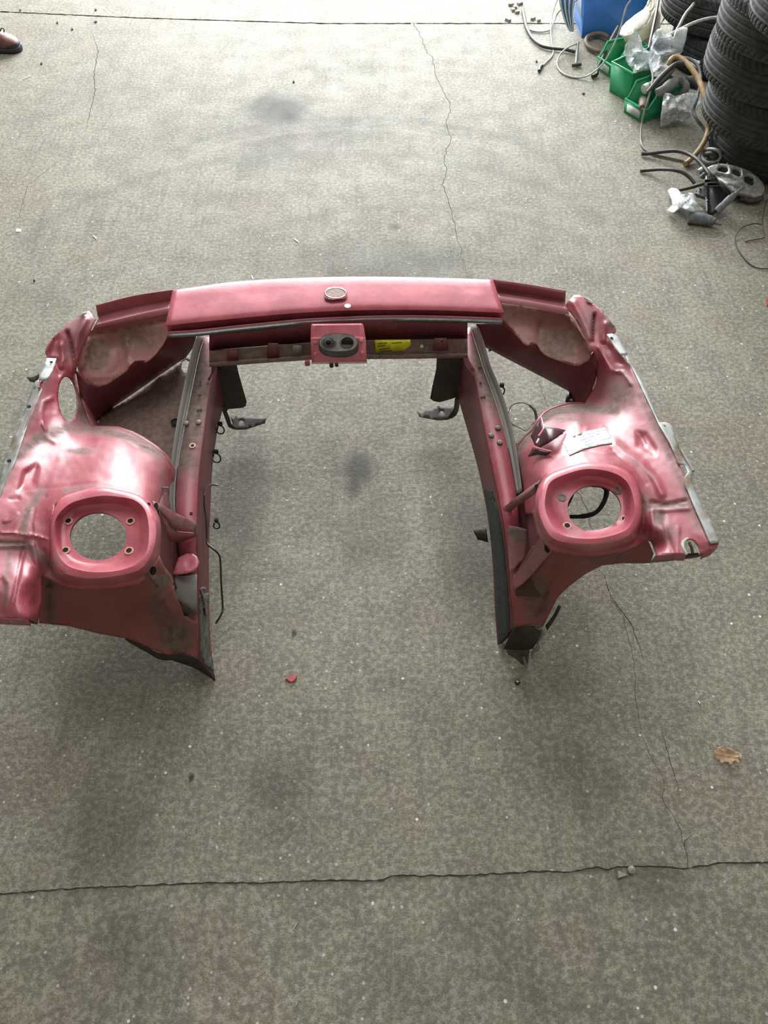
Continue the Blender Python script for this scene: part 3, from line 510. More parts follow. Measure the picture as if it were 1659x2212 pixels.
# right pocket
sheet('headlamp_pocket', [(1083, 655), (1120, 660), (1160, 667), (1200, 674), (1226, 680), (1243, 690), (1256, 712), (1268, 738), (1278, 760), (1272, 778), (1250, 791), (1232, 787), (1210, 780), (1190, 773), (1175, 765), (1166, 755), (1160, 744), (1150, 742), (1140, 747), (1130, 742), (1120, 730), (1100, 708), (1086, 695), (1075, 690)],
      [(1083, 655, .485), (1160, 667, .48), (1226, 680, .475), (1256, 712, .465), (1278, 760, .44), (1250, 791, .40), (1210, 780, .405), (1175, 765, .41), (1160, 744, .415), (1140, 747, .415), (1120, 730, .42), (1100, 708, .43), (1075, 690, .445), (1120, 690, .445), (1170, 705, .425), (1200, 740, .405), (1240, 740, .42), (1230, 710, .44)],
      PAINTT, car, step=6, base=.34, ang=60, bumps=[('r', [(1166, 700), (1165, 750)], 3, -.005), ('r', [(1183, 700), (1184, 755)], 3, .004), ('a', [(1222, 715), (1240, 714), (1243, 765), (1222, 768)], 4, .004), ('r', [(1225, 682), (1255, 720), (1276, 756)], 5, .008)],
      dust=[(1210, 740, 45, 35, .5), (1120, 680, 40, 20, .2)])
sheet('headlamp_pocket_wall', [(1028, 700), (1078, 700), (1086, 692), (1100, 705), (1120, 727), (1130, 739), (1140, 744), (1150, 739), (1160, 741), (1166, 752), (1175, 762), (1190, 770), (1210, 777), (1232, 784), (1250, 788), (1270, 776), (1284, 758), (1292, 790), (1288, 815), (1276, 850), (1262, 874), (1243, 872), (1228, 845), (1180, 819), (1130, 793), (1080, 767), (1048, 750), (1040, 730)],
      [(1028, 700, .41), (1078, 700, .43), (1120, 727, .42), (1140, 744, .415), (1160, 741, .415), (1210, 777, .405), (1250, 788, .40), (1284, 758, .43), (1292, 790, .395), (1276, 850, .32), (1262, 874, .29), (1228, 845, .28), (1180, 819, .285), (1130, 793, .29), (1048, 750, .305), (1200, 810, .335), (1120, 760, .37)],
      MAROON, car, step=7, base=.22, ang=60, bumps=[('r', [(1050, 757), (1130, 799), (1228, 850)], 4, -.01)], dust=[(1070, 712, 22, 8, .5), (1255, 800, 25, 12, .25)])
loft('headlamp_upper_channel', [[(1064, 603, .505), (1140, 614, .503), (1223, 628, .50)], [(1066, 609, .498), (1140, 620, .495), (1222, 634, .493)], [(1068, 625, .465), (1140, 636, .462), (1221, 650, .462)], [(1070, 631, .463), (1140, 641, .460), (1221, 655, .460)], [(1076, 640, .487), (1145, 651, .486), (1226, 667, .483)], [(1082, 656, .482), (1150, 667, .478), (1230, 682, .474)]], PAINT, car, px=True, dustc=.3, smooth=True, ang=20)
loft('wall_tab', [[(1226, 846, .275), (1240, 852, .275), (1256, 862, .28)], [(1221, 868, .262), (1236, 873, .262), (1250, 874, .262)]], BLACKM, car, px=True, n=6)
for u, v in ((1240, 853), (1234, 864)): lathe('tab_hole', P(u, v, .279), (0, 0, 1), [(.004, 0), (.004, .001)], ZINC, car, 10)

# front top panel ------------------------------------------------------------------
top = np.array([(373, 627), (440, 617), (500, 609), (570, 604), (650, 600), (725, 598), (800, 597.5), (880, 598.5), (950, 600), (1010, 602), (1065, 604)], float)
bot = np.array([(357, 705), (430, 697), (500, 690), (575, 683), (650, 677), (725, 673), (800, 671), (880, 670.5), (950, 671.5), (1020, 674), (1089, 677)], float)
T_ = cat(top, 60); B_ = cat(bot, 60)
def row(t, dh): q = T_ + (B_ - T_) * t; return np.c_[q, np.full(60, .55 + dh)]
rows = [row(0, -.022) + [0, 1.5, 0], row(0, -.003)] + [row(t, dh) for t, dh in ((.02, .0062), (.06, .0075), (.25, .0055), (.4, .0038), (.55, .002), (.7, -.0010), (.85, -.0058), (.94, -.0110), (.985, -.0150), (1, -.0205))]
L3 = [PN(r) for r in rows]
for k, R_ in enumerate(L3):       # shallow dents
    for j in range(60):
        u, v = rows[k][j][:2]
        R_[j, 2] += -.0016 * math.exp(-((u - 560) / 60) ** 2 - ((v - 636) / 12) ** 2) + .004 * math.exp(-((u - 1020) / 22) ** 2 - ((v - 648) / 9) ** 2) - .003 * math.exp(-((u - 1010) / 26) ** 2 - ((v - 656) / 6) ** 2) + .0015 * math.exp(-((u - 800) / 70) ** 2 - ((v - 655) / 10) ** 2)
b = L3[-1]; L3 += [b + [0, .012, -.004], b + [0, .016, -.012], b + [0, .010, -.030]]
fp = loft('front_top_panel', L3, PAINT2, car, n=0, thick=.0015, ang=45)
seal_l = [(364, 722, 0), (430, 718, 0), (500, 710, 0), (570, 703, 0), (650, 695, 0), (725, 691, 0), (800, 688, 0), (880, 687, 0), (950, 688, 0), (1020, 690, 0), (1085, 693, 0)]
S_ = cat(seal_l, 60)[:, :2]
def SR(dv, h): return PN(np.c_[S_ + [0, dv], np.full(60, h)])
loft('panel_rear_flange', [L3[-1], SR(-6, .522), SR(-1, .519)], PAINT, car, n=0, dustc=.1)
q = np.concatenate
loft('sealing_strip', [SR(-2, .519), SR(0, .526), SR(3, .527), SR(6, .523), SR(8, .515)], SEAL, car, n=0, thick=.003)
pale = P(724, 634, .5585)
sheet('badge_scar', [(700, 640), (702, 627), (708, 621), (722, 619), (740, 621), (748, 628), (750, 640), (742, 645), (715, 647), (702, 644)], [(700, 640, .5592), (748, 630, .5592), (724, 620, .5592), (724, 646, .5592)], simple('badge_glue', (.46, .38, .35), .9, sc=150, bmp=.6), car, step=5, thick=.001, rough=.0012)
loft('badge_scar_rim', [[(700 + 25 + 25 * math.cos(a), 633 + 13 * math.sin(a), .5596) for a in np.linspace(0, 2 * math.pi, 40, endpoint=False)], [(725 + 22.5 * math.cos(a), 633 + 11 * math.sin(a), .5605) for a in np.linspace(0, 2 * math.pi, 40, endpoint=False)], [(725 + 20 * math.cos(a), 633 + 9.5 * math.sin(a), .5596) for a in np.linspace(0, 2 * math.pi, 40, endpoint=False)]], PAINT2, car, n=0, px=True, closed=True, thick=.0005)
lathe('small_washer', P(751, 661, .5565), (0, 0, 1), [(.009, 0), (.009, .001), (.003, .0015)], simple('white_chip', (.75, .68, .68), .5), car, 14)
# front cross wall and lower cross member
ug = np.linspace(0, 1, 50)
def yline(u): return 1.655 + (u - 440) / 580 * .045     # ground distance of the member's face
def member(v0f, y_off, us=(452, 1010), n=50):
    uu = np.linspace(us[0], us[1], n); vv = np.array([v0f(u) for u in uu])
    return PN(np.array([(u, v, HY(v, yline(u) + y_off)) for u, v in zip(uu, vv)]))
f_top = lambda u: 728 - 33 * math.sin(math.pi * np.clip((u - 380) / 720, 0, 1)) + 0
SV = lambda u: np.interp(u, [364, 430, 500, 570, 650, 725, 800, 880, 950, 1020, 1085], [722, 718, 710, 703, 695, 691, 688, 687, 688, 690, 693])
loft('cross_wall', [member(lambda u: SV(u) + 2, .055), member(lambda u: SV(u) + 22, .055), member(lambda u: np.interp(u, [452, 700, 1010], [757, 737, 733]), .05)], MAROON, car, n=0, dustc=.12)
e1 = lambda u: np.interp(u, [452, 560, 680, 800, 900, 1010], [757, 749, 738, 734, 733, 731]); e2 = lambda u: np.interp(u, [452, 470, 560, 680, 800, 900, 1010], [789, 788, 781, 773, 772, 771, 769])
cmr = [member(e1, .05), member(lambda u: e1(u) + 2, .02), member(lambda u: (e1(u) + e2(u)) / 2, .016), member(lambda u: e2(u) - 7, .012), member(lambda u: e2(u) - 4, .0), member(e2, -.002), member(lambda u: e2(u) + 4, .02)]
loft('cross_member', cmr, PAINT, car, n=0, dustc=.9, ang=25)
def face(u, v, off=0.0): return P(u, v, HY(v, yline(u) + .013 - off))
def ribs(u, v, w, hgt, m, nm):    # small pressed plate standing on the member face
    a = [face(u - w, v - hgt, .004), face(u + w, v - hgt, .004), face(u + w * 1.25, v + hgt, .006), face(u - w * 1.25, v + hgt, .006)]
    o = mk(nm, a, [(0, 3, 2, 1)], m, car, 30, [.3] * 4); solid(o, .004)
for u, v, w_, h_ in ((590, 758, 11, 15), (503, 768, 10, 10), (952, 745, 13, 13)): ribs(u, v, w_, h_, MAROON, 'pressed_rib')
ribs(642, 757, 9, 9, GREY, 'pressed_rib')
YEL = simple('yellow_sticker_paper', (.85, .80, .03), .5, var=.3, sc=30)
a = [face(810, 735, .003), face(886, 734, .003), face(888, 746, .003), face(872, 757, .003), face(812, 762, .003)]
o = mk('yellow_sticker', a, [(4, 3, 2, 1, 0)], YEL, car); solid(o, .0006)
SMU = simple('sticker_ink', (.10, .10, .02), .6)
for (u0, v0, u1, v1) in ((816, 742, 836, 740), (815, 748, 832, 746), (818, 755, 842, 752), (846, 741, 868, 739), (820, 759, 846, 757)):
    a = [face(u0, v0, .0045), face(u1, v1, .0045), face(u1, v1 + 1.6, .0045), face(u0, v0 + 1.6, .0045)]; solid(mk('sticker_text', a, [(3, 2, 1, 0)], SMU, car), .0003)
for u, v in ((637, 757), (911, 748), (955, 735)): lathe('member_hole', face(u, v, .003), (0, -1, .3), [(.005, 0), (.005, .001)], simple('pale_floor_seen_through', (.5, .5, .47), .8) if u != 955 else DARK, car, 12)
# latch plate
def yl(off): return lambda u: off
lp = []
for t, (v, yo) in enumerate(((699, .045), (702, .035), (727, .012), (731, .0), (778, -.03), (782, -.028), (786, -.006))):
    w0 = [(674, 781), (672, 785), (671, 789), (671, 790), (673, 792), (673, 793), (673, 793)][t]
    lp.append([P(u, v - (u - 730) * .012, HY(v, yline(u) - .01 + yo)) for u in np.linspace(*w0, 12)])
loft('latch_plate', [np.array(r) for r in lp], PAINT2, car, n=0, dustc=.1, ang=25)
def lpf(u, v, off=0): 
    yo = np.interp(v, [731, 778], [0, -.03]); p = P(u, v, HY(v, yline(u) - .01 + yo)); return p + Vector((0, -.5, .8)) * off
for u, v in ((681, 739), (681, 764), (780, 735), (782, 761)): lathe('rivet', lpf(u, v, 0), (0, -.5, .8), [(.006, 0), (.006, .0015), (.004, .003), (.0025, .003)], PAINT2, car, 12)
BZ = simple('grey_rubber_bezel', (.36, .39, .38), .45, sc=60); BZD = simple('dark_rubber_bezel', (.085, .095, .092), .5)
BZR = simple('bezel_rim_rubber', (.20, .22, .215), .45)
def stad(rx, ry, off, cu=732, cv=748, n=48):
    out = []
    for a in np.linspace(0, 2 * math.pi, n, endpoint=False):
        ca, sa = math.cos(a), math.sin(a); k = .45
        out.append(lpf(cu + rx * math.copysign(abs(ca) ** .75, ca), cv + ry * math.copysign(abs(sa) ** .9, sa), off))
    return np.array(out)
bz = loft('latch_bezel', [stad(43, 22, 0, cv=750), stad(43, 22, .010, cv=748), stad(41, 19.5, .022, cv=745), stad(37, 16, .022, cv=744.5)], BZD, car, n=0, closed=True, thick=.001, fan=False)
mk('bezel_face', [p for p in stad(40, 18.5, .0225, cv=745)], [tuple(range(48))[::-1]], BZ, bz)
for nm, cu, rx, ry, m, h in (('bezel_well_rim', 711, 17, 15, BZR, .0235), ('bezel_well_rim', 750, 15.5, 14, BZR, .0235), ('bezel_well', 710.5, 12.5, 11, BZD, .0245), ('bezel_well', 751, 13, 11, DARK, .0245), ('bezel_socket', 711, 8, 7.5, SEAL, .0255), ('bezel_socket_hole', 711, 6, 5.5, DARK, .0265)):
    q = [lpf(cu + rx * math.cos(a), 745 + (1 if 'socket' in nm else 0) + max(-ry, min(ry if cu < 740 or nm == 'bezel_well_rim' else 5, ry * math.sin(a))), h) for a in np.linspace(0, 2 * math.pi, 28, endpoint=False)]
    o = mk(nm, q, [tuple(range(28))[::-1]], m, bz); solid(o, .0012)
for u, v, r in ((664, 784, .010), (716, 788, .008), (727, 786, .007)): box('latch_lug', P(u, v, HY(v, yline(u) - .01)), (r * .7, 0, 0), (0, .006, 0), (0, 0, .008), BLACKM if u > 700 else PAINT, car, .002)
UND = simple('black_underseal', (.034, .040, .040), .7, sc=120, bmp=.5, var=.5); UND2 = simple('grimy_grey_skin', (.10, .105, .095), .7, sc=50, bmp=.3, var=.45)
# chassis rails --------------------------------------------------------------------
RL = dict(A=[(428, 722, .40), (415, 760, .392), (395, 850, .372), (380, 930, .362), (370, 1010, .352), (366, 1085, .338), (367, 1120, .325)],
          B=[(436, 724, .375), (424, 765, .360), (404, 855, .340), (389, 935, .333), (378, 1010, .326), (374, 1085, .316), (376, 1120, .30)],
          Bt=[(442, 728, .36), (430, 765, .352), (411, 855, .336), (395, 935, .330), (383, 1010, .325), (378, 1085, .316), (380, 1130, .305), (392, 1230, .245), (405, 1330, .17), (412, 1416, .115)],
          C=[(466, 728, .36), (463, 790, .353), (449, 870, .338), (438, 960, .332), (431, 1020, .326), (427, 1100, .314), (426, 1160, .30), (427, 1230, .252), (428, 1330, .178), (429, 1424, .10)],
          D=[(512, 795, .19), (484, 880, .18), (471, 930, .172), (460, 1005, .16), (456, 1080, .15), (453, 1160, .13), (452, 1260, .09), (455, 1380, .03), (466, 1470, .002)])
RR = dict(A=[(1030, 700, .405), (1046, 745, .392), (1059, 790, .382), (1084, 850, .370), (1105, 920, .357), (1118, 990, .345), (1127, 1060, .335)],
          B=[(1022, 704, .375), (1038, 750, .36), (1054, 800, .35), (1078, 862, .340), (1098, 930, .332), (1111, 1000, .326), (1121, 1066, .318)],
          Bt=[(1016, 706, .36), (1032, 755, .352), (1048, 805, .345), (1071, 868, .337), (1091, 935, .331), (1105, 1000, .326), (1116, 1066, .317), (1120, 1110, .305), (1128, 1200, .24), (1134, 1290, .18), (1140, 1352, .13)],
          C=[(1000, 712, .36), (1006, 785, .353), (1026, 820, .346), (1037, 872, .338), (1050, 945, .332), (1063, 1010, .326), (1077, 1075, .317), (1086, 1125, .305), (1096, 1200, .245), (1103, 1285, .18), (1110, 1356, .125)],
          D=[(970, 800, .19), (994, 880, .18), (1010, 935, .172), (1031, 1010, .16), (1046, 1080, .15), (1057, 1150, .13), (1064, 1230, .09), (1068, 1320, .04), (1074, 1392, .002)])
for S, cut in ((RL, 0), (RR, 1)):
    n = 44
    a, b_, bt, c_, d_ = (PN(cat(S[k], n)) for k in ('A', 'B', 'Bt', 'C', 'D'))
    sgn = 1 if cut == 0 else -1
    # body: outer side, top, inner side, bottom as one box section
    ob = bt + [0, 0, 0]; ob2 = d_.copy(); ob2[:, 0] += (np.interp(d_[:, 1], bt[::-1, 1], bt[::-1, 0]) - sgn * .004 - d_[:, 0]) * np.clip((1 - np.linspace(0, 1, n)) / .3, .04, 1)
    def lerp(p, q, t): return p + (q - p) * t
    ed = [lerp(bt, c_, .03), lerp(bt, c_, .5) + [0, 0, .001], lerp(bt, c_, .96), lerp(c_, d_, .04), lerp(c_, d_, .35) + [sgn * .001, 0, 0], lerp(c_, d_, .5) - [sgn * .003, 0, 0], lerp(c_, d_, .97), d_ - [sgn * .006, 0, 0]]
    allr = ed + [ob2]
    dd = np.concatenate([np.interp(np.linspace(0, 1, n), [0, .1, .22, .38, .48, .68, 1], ([.4, .9, .95, .8, .22, .12, .9] if cut == 0 else [.2, .6, .9, .15, .05, .1, .9])) * k for k in ((1.1, .85, .6, .5, .35, .35, .6, .6, .5))])
    o = loft('chassis_rail', allr[:3], PAINT, car, n=0, thick=.002, ang=28)
    o.data.attributes['dust'].data.foreach_set('value', np.clip(dd[:3 * n], 0, 1).astype(np.float32))
    o = loft('rail_side', allr[2:] + [allr[0]], MAROON, car, n=0, thick=.002, ang=28, dustc=.15)
    o.data.attributes['dust'].data.foreach_set('value', np.clip(np.r_[dd[2 * n:], dd[:n]] * .6, 0, 1).astype(np.float32))
    fl = loft('rail_flange', [a, b_, lerp(bt, c_, .03)[:]] if False else [a, b_, PN(cat(S['Bt'][:7 if cut == 0 else 7], n))], GREY, car, n=0, dustc=.25, ang=20)
RV = simple('dull_rivet', (.17, .14, .13), .5)
def hr(v): return np.interp(v, [728, 850, 950, 1010, 1100, 1160], [.360, .340, .333, .326, .314, .30]) + .0008
for u, v in ((433, 825), (431, 854), (428, 887), (434, 886), (413, 1109), (1058, 757 + 0), (1035, 795), (1039, 795), (1038, 827), (1040, 859), (1046, 858)):
    lathe('rail_hole', P(u, v, hr(v) + .002), (0, 0, 1), [(.0042, 0), (.0042, .0012)], DARK, car, 10)
for u, v in ((402, 915), (429, 913), (1076, 925), (1061, 941), (1080, 956)):
    lathe('rail_rivet', P(u, v, hr(v)), (0, 0, 1), [(.0085, 0), (.0075, .004), (.004, .0055)], RV, car, 12)
lathe('bolt_hole_ring', P(416, 963, hr(963)), (0, 0, 1), [(.0095, 0), (.0095, .0015), (.005, .002), (.0045, 0)], RUST, car, 16); lathe('bolt_hole', P(416, 963, hr(963) + .001), (0, 0, 1), [(.0045, 0), (.0045, .0013)], DARK, car, 12)
# uprights that join rails to the front
loft('front_upright', [[(452, 730, .44), (452, 760, .42), (458, 800, .37), (448, 820, .35)], [(461, 735, .44), (463, 770, .42), (468, 790, .375), (452, 822, .35)]], MAROON, car, px=True, n=14, thick=.003, dustc=.3)
loft('front_upright', [[(1000, 712, .44), (999, 745, .42), (1002, 775, .38), (1018, 800, .352)], [(1009, 712, .44), (1009, 745, .42), (1012, 775, .38), (1026, 798, .352)]], PAINT, car, px=True, n=14, thick=.003, dustc=.3)
# cut rear ends (right one shows its hollow box)
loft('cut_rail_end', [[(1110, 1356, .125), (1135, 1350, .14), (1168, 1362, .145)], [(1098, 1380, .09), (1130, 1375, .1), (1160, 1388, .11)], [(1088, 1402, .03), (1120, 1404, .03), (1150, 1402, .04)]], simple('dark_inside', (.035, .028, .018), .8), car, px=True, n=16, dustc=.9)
loft('cut_rail_lip', [[(1090, 1398, .03), (1110, 1400, .03), (1145, 1400, .035)], [(1098, 1414, .012), (1115, 1418, .01), (1142, 1420, .015)], [(1118, 1424, .004), (1128, 1436, .002), (1140, 1434, .004)]], GREY, car, px=True, n=14, dustc=.9)
tube('torn_seam', [(1168, 1356, .145), (1172, 1368, .12), (1160, 1388, .09), (1163, 1398, .08), (1150, 1410, .04), (1150, 1422, .02)], .005, GREY, car, 8, prof=[.7, 1.2, .8, 1.4, .8, .5], dustc=.1)
loft('torn_edge', [[(1207, 1306, .2), (1195, 1330, .17), (1178, 1352, .14)], [(1212, 1312, .19), (1200, 1336, .16), (1182, 1362, .13)]], BLACKM, car, px=True, n=10)
tube('torn_tip', [(1130, 1418, .02), (1134, 1430, .01), (1137, 1442, .003)], .004, RV, car, 8)
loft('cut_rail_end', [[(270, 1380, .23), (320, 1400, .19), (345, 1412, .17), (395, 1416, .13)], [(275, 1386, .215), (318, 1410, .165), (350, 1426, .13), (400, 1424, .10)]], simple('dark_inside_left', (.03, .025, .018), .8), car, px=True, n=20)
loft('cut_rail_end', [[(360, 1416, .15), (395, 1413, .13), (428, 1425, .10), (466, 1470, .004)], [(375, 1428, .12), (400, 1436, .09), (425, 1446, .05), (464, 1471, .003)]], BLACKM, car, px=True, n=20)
# grubby strip on the inner lower edge of the right rail
0 and loft('underseal_strip', [[(1033, 1010, .16), (1047, 1080, .15), (1060, 1150, .13), (1072, 1250, .09), (1090, 1320, .07), (1100, 1372, .04)], [(1028, 1010, .155), (1042, 1080, .145), (1053, 1150, .125), (1060, 1240, .08), (1068, 1330, .035), (1075, 1392, .002)]], UND, car, px=True, n=30, thick=.004)
0 and loft('underseal_strip', [[(429, 1230, .24), (430, 1330, .17), (432, 1420, .09)], [(450, 1230, .14), (452, 1330, .08), (462, 1458, .02)]], GREY, car, px=True, n=20, dustc=.85)
# gussets between tower and rail
loft('tower_gusset', [[(316, 1076, .515), (345, 1088, .475), (380, 1108, .42), (412, 1124, .36), (424, 1136, .335)], [(322, 1086, .51), (345, 1100, .465), (372, 1124, .41), (400, 1134, .36), (418, 1144, .33)], [(330, 1096, .49), (350, 1114, .44), (368, 1132, .40), (392, 1146, .35), (420, 1150, .318)]], PAINT2, car, px=True, n=20, dustc=.55, ang=20)
loft('tower_gusset_web', [[(362, 1122, .405), (366, 1136, .38), (380, 1146, .35)], [(384, 1116, .39), (388, 1134, .365), (392, 1146, .345)]], GREY, car, px=True, n=10, dustc=.1)
loft('tower_gusset_web', [[(417, 1126, .345), (418, 1136, .33), (419, 1152, .312)], [(425, 1134, .335), (426, 1144, .322), (427, 1158, .305)]], GREY, car, px=True, n=8, dustc=.2)
loft('tower_gusset_shade', [[(342, 1118, .43), (362, 1134, .40), (384, 1148, .345), (420, 1152, .315)], [(346, 1160, .36), (368, 1170, .33), (392, 1170, .30), (426, 1158, .302)]], PAINT, car, px=True, n=16, dustc=.3)
lathe('gusset_hole', P(336, 1097, .502), (.3, -.3, 1), [(.013, 0), (.013, .001)], DARK, car, 14, sx=.45); lathe('gusset_hole', P(321, 1090, .531), (.1, -.2, 1), [(.0045, 0), (.0045, .002)], DARK, car, 10)
sheet('round_lug', [(378, 1225), (385, 1205), (400, 1197), (415, 1195), (426, 1203), (430, 1213), (427, 1224), (418, 1233), (404, 1238), (385, 1241), (372, 1241)], [(378, 1225, .2835), (415, 1195, .289), (430, 1213, .286), (404, 1238, .281), (372, 1241, .280)], PAINT2, car, step=5, bumps=[('a', [(409 + 9 * math.cos(a), 1218 + 8 * math.sin(a)) for a in np.linspace(0, 6.28, 16, endpoint=False)], 3, -.0012)], thick=.003, base=.05)
sheet('lower_gusset', [(334, 1202), (340, 1206), (355, 1224), (370, 1243), (375, 1256), (374, 1284), (355, 1280), (335, 1258), (318, 1236), (322, 1222)], [(334, 1202, .44), (370, 1243, .345), (374, 1284, .28), (318, 1236, .45), (355, 1280, .33)], PAINT, car, step=6, base=.55, thick=.003, dust=[(350, 1245, 15, 25, .3)])
lathe('gusset_hole', P(331, 1233, .438), (.2, -.5, 1), [(.010, 0), (.010, .003)], DARK, car, 14, sx=.7)
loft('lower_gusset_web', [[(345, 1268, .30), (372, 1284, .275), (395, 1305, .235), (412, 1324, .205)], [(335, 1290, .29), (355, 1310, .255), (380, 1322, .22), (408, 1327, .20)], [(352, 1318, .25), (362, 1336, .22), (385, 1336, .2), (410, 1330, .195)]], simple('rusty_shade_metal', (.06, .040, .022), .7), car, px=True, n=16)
loft('rail_side_plate', [[(378, 1243, .275), (400, 1244, .26), (426, 1240, .25)], [(376, 1285, .235), (400, 1300, .22), (426, 1300, .21)], [(410, 1326, .195), (418, 1326, .19), (427, 1330, .185)]], GREY, car, px=True, n=14, dustc=.15)
loft('tower_gusset', [[(1170, 1034, .52), (1150, 1048, .47), (1120, 1070, .39), (1095, 1090, .33), (1086, 1096, .32)], [(1168, 1042, .51), (1148, 1058, .46), (1122, 1078, .385), (1100, 1096, .325), (1090, 1102, .315)], [(1166, 1058, .49), (1146, 1074, .43), (1122, 1090, .36), (1104, 1106, .31), (1092, 1122, .295)]], PAINT, car, px=True, n=20, dustc=.5, ang=20)
lathe('gusset_hole', P(1160, 1054, .495), (-.4, -.4, 1), [(.009, 0), (.009, .002)], DARK, car, 14, sx=.6)
sheet('lower_gusset', [(1095, 1134), (1118, 1138), (1138, 1144), (1140, 1170), (1144, 1192), (1130, 1212), (1112, 1228), (1101, 1236)], [(1095, 1134, .295), (1138, 1144, .30), (1144, 1192, .26), (1101, 1236, .24)], PAINT, car, step=6, base=.5, thick=.003, dust=[(1120, 1150, 20, 20, .5)])
sheet('tower_gusset', [(1172, 1152), (1196, 1170), (1200, 1184), (1178, 1208), (1150, 1240), (1128, 1262), (1110, 1274), (1108, 1244), (1120, 1234), (1145, 1200), (1160, 1172)], [(1172, 1152, .46), (1200, 1184, .455), (1150, 1240, .29), (1110, 1274, .22), (1108, 1244, .24), (1145, 1200, .34)], PAINT, car, step=6, base=.4, thick=.003, bumps=[('r', [(1165, 1165), (1112, 1240)], 3, .004)])
lathe('gusset_hole', P(1182, 1184, .435), (-.2, -.5, 1), [(.012, 0), (.012, .003)], DARK, car, 14, sx=.55); lathe('gusset_hole', P(1192, 1163, .47), (0, 0, 1), [(.004, 0), (.004, .004)], DARK, car, 10)
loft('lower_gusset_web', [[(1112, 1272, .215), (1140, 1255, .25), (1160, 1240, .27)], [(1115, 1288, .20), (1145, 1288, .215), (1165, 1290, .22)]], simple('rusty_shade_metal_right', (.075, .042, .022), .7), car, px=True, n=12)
loft('rail_side_plate', [[(1104, 1286, .185), (1130, 1286, .19), (1160, 1288, .20)], [(1108, 1325, .15), (1135, 1320, .16), (1165, 1325, .165)], [(1110, 1356, .13), (1135, 1350, .14), (1168, 1357, .145)]], GREY, car, px=True, n=14, dustc=.35, ang=20)
loft('side_tab', [[(1022, 1146, .115), (1035, 1144, .12), (1050, 1142, .125)], [(1032, 1166, .1), (1042, 1168, .1), (1054, 1172, .105)]], BLACKM, car, px=True, n=6, thick=.003)
# panels and straps hanging in front of the rails
sheet('hanging_side_plate', [(466, 790), (511, 788), (517, 812), (525, 840), (533, 868), (531, 877), (524, 881), (493, 884), (486, 895), (478, 880), (470, 850)], [(466, 790, .33), (511, 788, .33), (533, 868, .18), (524, 881, .165), (493, 884, .17), (470, 850, .23)], simple('black_side_plate', (.035, .033, .024), .6), car, step=8, thick=.003)
sheet('hanging_side_plate', [(944, 772), (1003, 770), (1008, 800), (1000, 850), (993, 856), (975, 862), (950, 869), (937, 867), (929, 861), (934, 835), (942, 800)], [(944, 772, .34), (1003, 770, .34), (929, 861, .18), (993, 856, .18), (950, 869, .17)], bpy.data.materials['black_side_plate'], car, step=8, thick=.003)
loft('hanging_strap', [[(477, 880, .19), (486, 903, .13), (493, 921, .08), (497, 925, .065)], [(485, 878, .19), (495, 900, .13), (500, 916, .085), (508, 925, .065)]], BLACKM, car, px=True, n=14, thick=.004)
sheet('strap_foot', [(498, 901), (515, 899), (540, 898), (548, 901), (562, 903), (577, 902), (574, 906), (573, 913), (558, 918), (530, 927), (515, 927), (500, 925), (502, 915)], [(498, 901, .075), (577, 902, .06), (530, 927, .06), (500, 925, .065)], STEEL, car, holes=[[(521.5 + 4.8 * math.cos(a), 911 + 4.2 * math.sin(a)) for a in np.linspace(0, 6.28, 12, endpoint=False)]], step=6, base=.5, thick=.004)
loft('hanging_strap', [[(993, 858, .19), (992, 880, .13), (986, 896, .085), (976, 904, .065)], [(984, 862, .19), (981, 882, .13), (976, 890, .09), (968, 900, .065)]], BLACKM, car, px=True, n=14, thick=.004)
sheet('strap_foot', [(900, 887), (912, 887), (926, 884), (940, 879), (960, 876), (980, 878), (984, 890), (976, 902), (966, 906), (945, 907), (925, 903), (905, 899), (904, 893)], [(900, 887, .06), (980, 878, .075), (976, 902, .065), (905, 899, .06)], STEEL, car, holes=[[(954 + 4 * math.cos(a), 890 + 3.6 * math.sin(a)) for a in np.linspace(0, 6.28, 12, endpoint=False)]], step=6, base=.5, thick=.004)
# outer wing flanges, brackets
sheet('wing_flange', [(87, 820), (90, 842), (62, 908), (32, 998), (14, 1037), (0, 1075), (-60, 1183), (-66, 1170), (-20, 1080), (-3, 1040), (8, 1000), (14, 982), (38, 922), (55, 880), (72, 830), (77, 823)], [(87, 820, .49), (62, 908, .51), (14, 1037, .53), (-60, 1183, .54), (-66, 1170, .525), (8, 1000, .515), (38, 922, .50), (72, 830, .48)], ZINC, car, step=6, base=.25, rough=.003, dust=[(60, 900, 20, 15, .3), (30, 960, 14, 25, .5)], bumps=[('r', [(55, 890), (25, 965), (10, 1010)], 3, -.004)], thick=.002)
for u, v, h in ((63, 879, .512), (20, 996, .530)): lathe('flange_hole', P(u, v, h), (0, 0, 1), [(.005, 0), (.005, .002)], DARK, car, 10)
sheet('wing_bracket', [(99, 775), (103, 773), (122, 774), (119, 786), (114, 800), (104, 816), (98, 820), (84, 821), (84, 812), (92, 795)], [(99, 775, .50), (122, 774, .49), (98, 820, .51), (84, 818, .51)], ZINC, car, step=5, base=-.1, thick=.003, bumps=[('r', [(96, 790), (116, 790)], 2, .004)])
lathe('flange_hole', P(111, 783, .502), (0, 0, 1), [(.004, 0), (.004, .002)], DARK, car, 10)
sheet('bracket_tongue', [(56, 814), (66, 815), (76, 812), (84, 808), (80, 820), (75, 826), (66, 825)], [(56, 814, .42), (84, 808, .45), (75, 826, .43)], simple('dark_olive_tongue', (.07, .068, .052), .6), car, step=5, thick=.003)
sheet('bracket_edge', [(75, 826), (82, 820), (87, 821), (79, 838), (73, 838)], [(75, 826, .49), (87, 821, .49), (79, 838, .49)], ZINC, car, step=5, base=-.2, thick=.002)
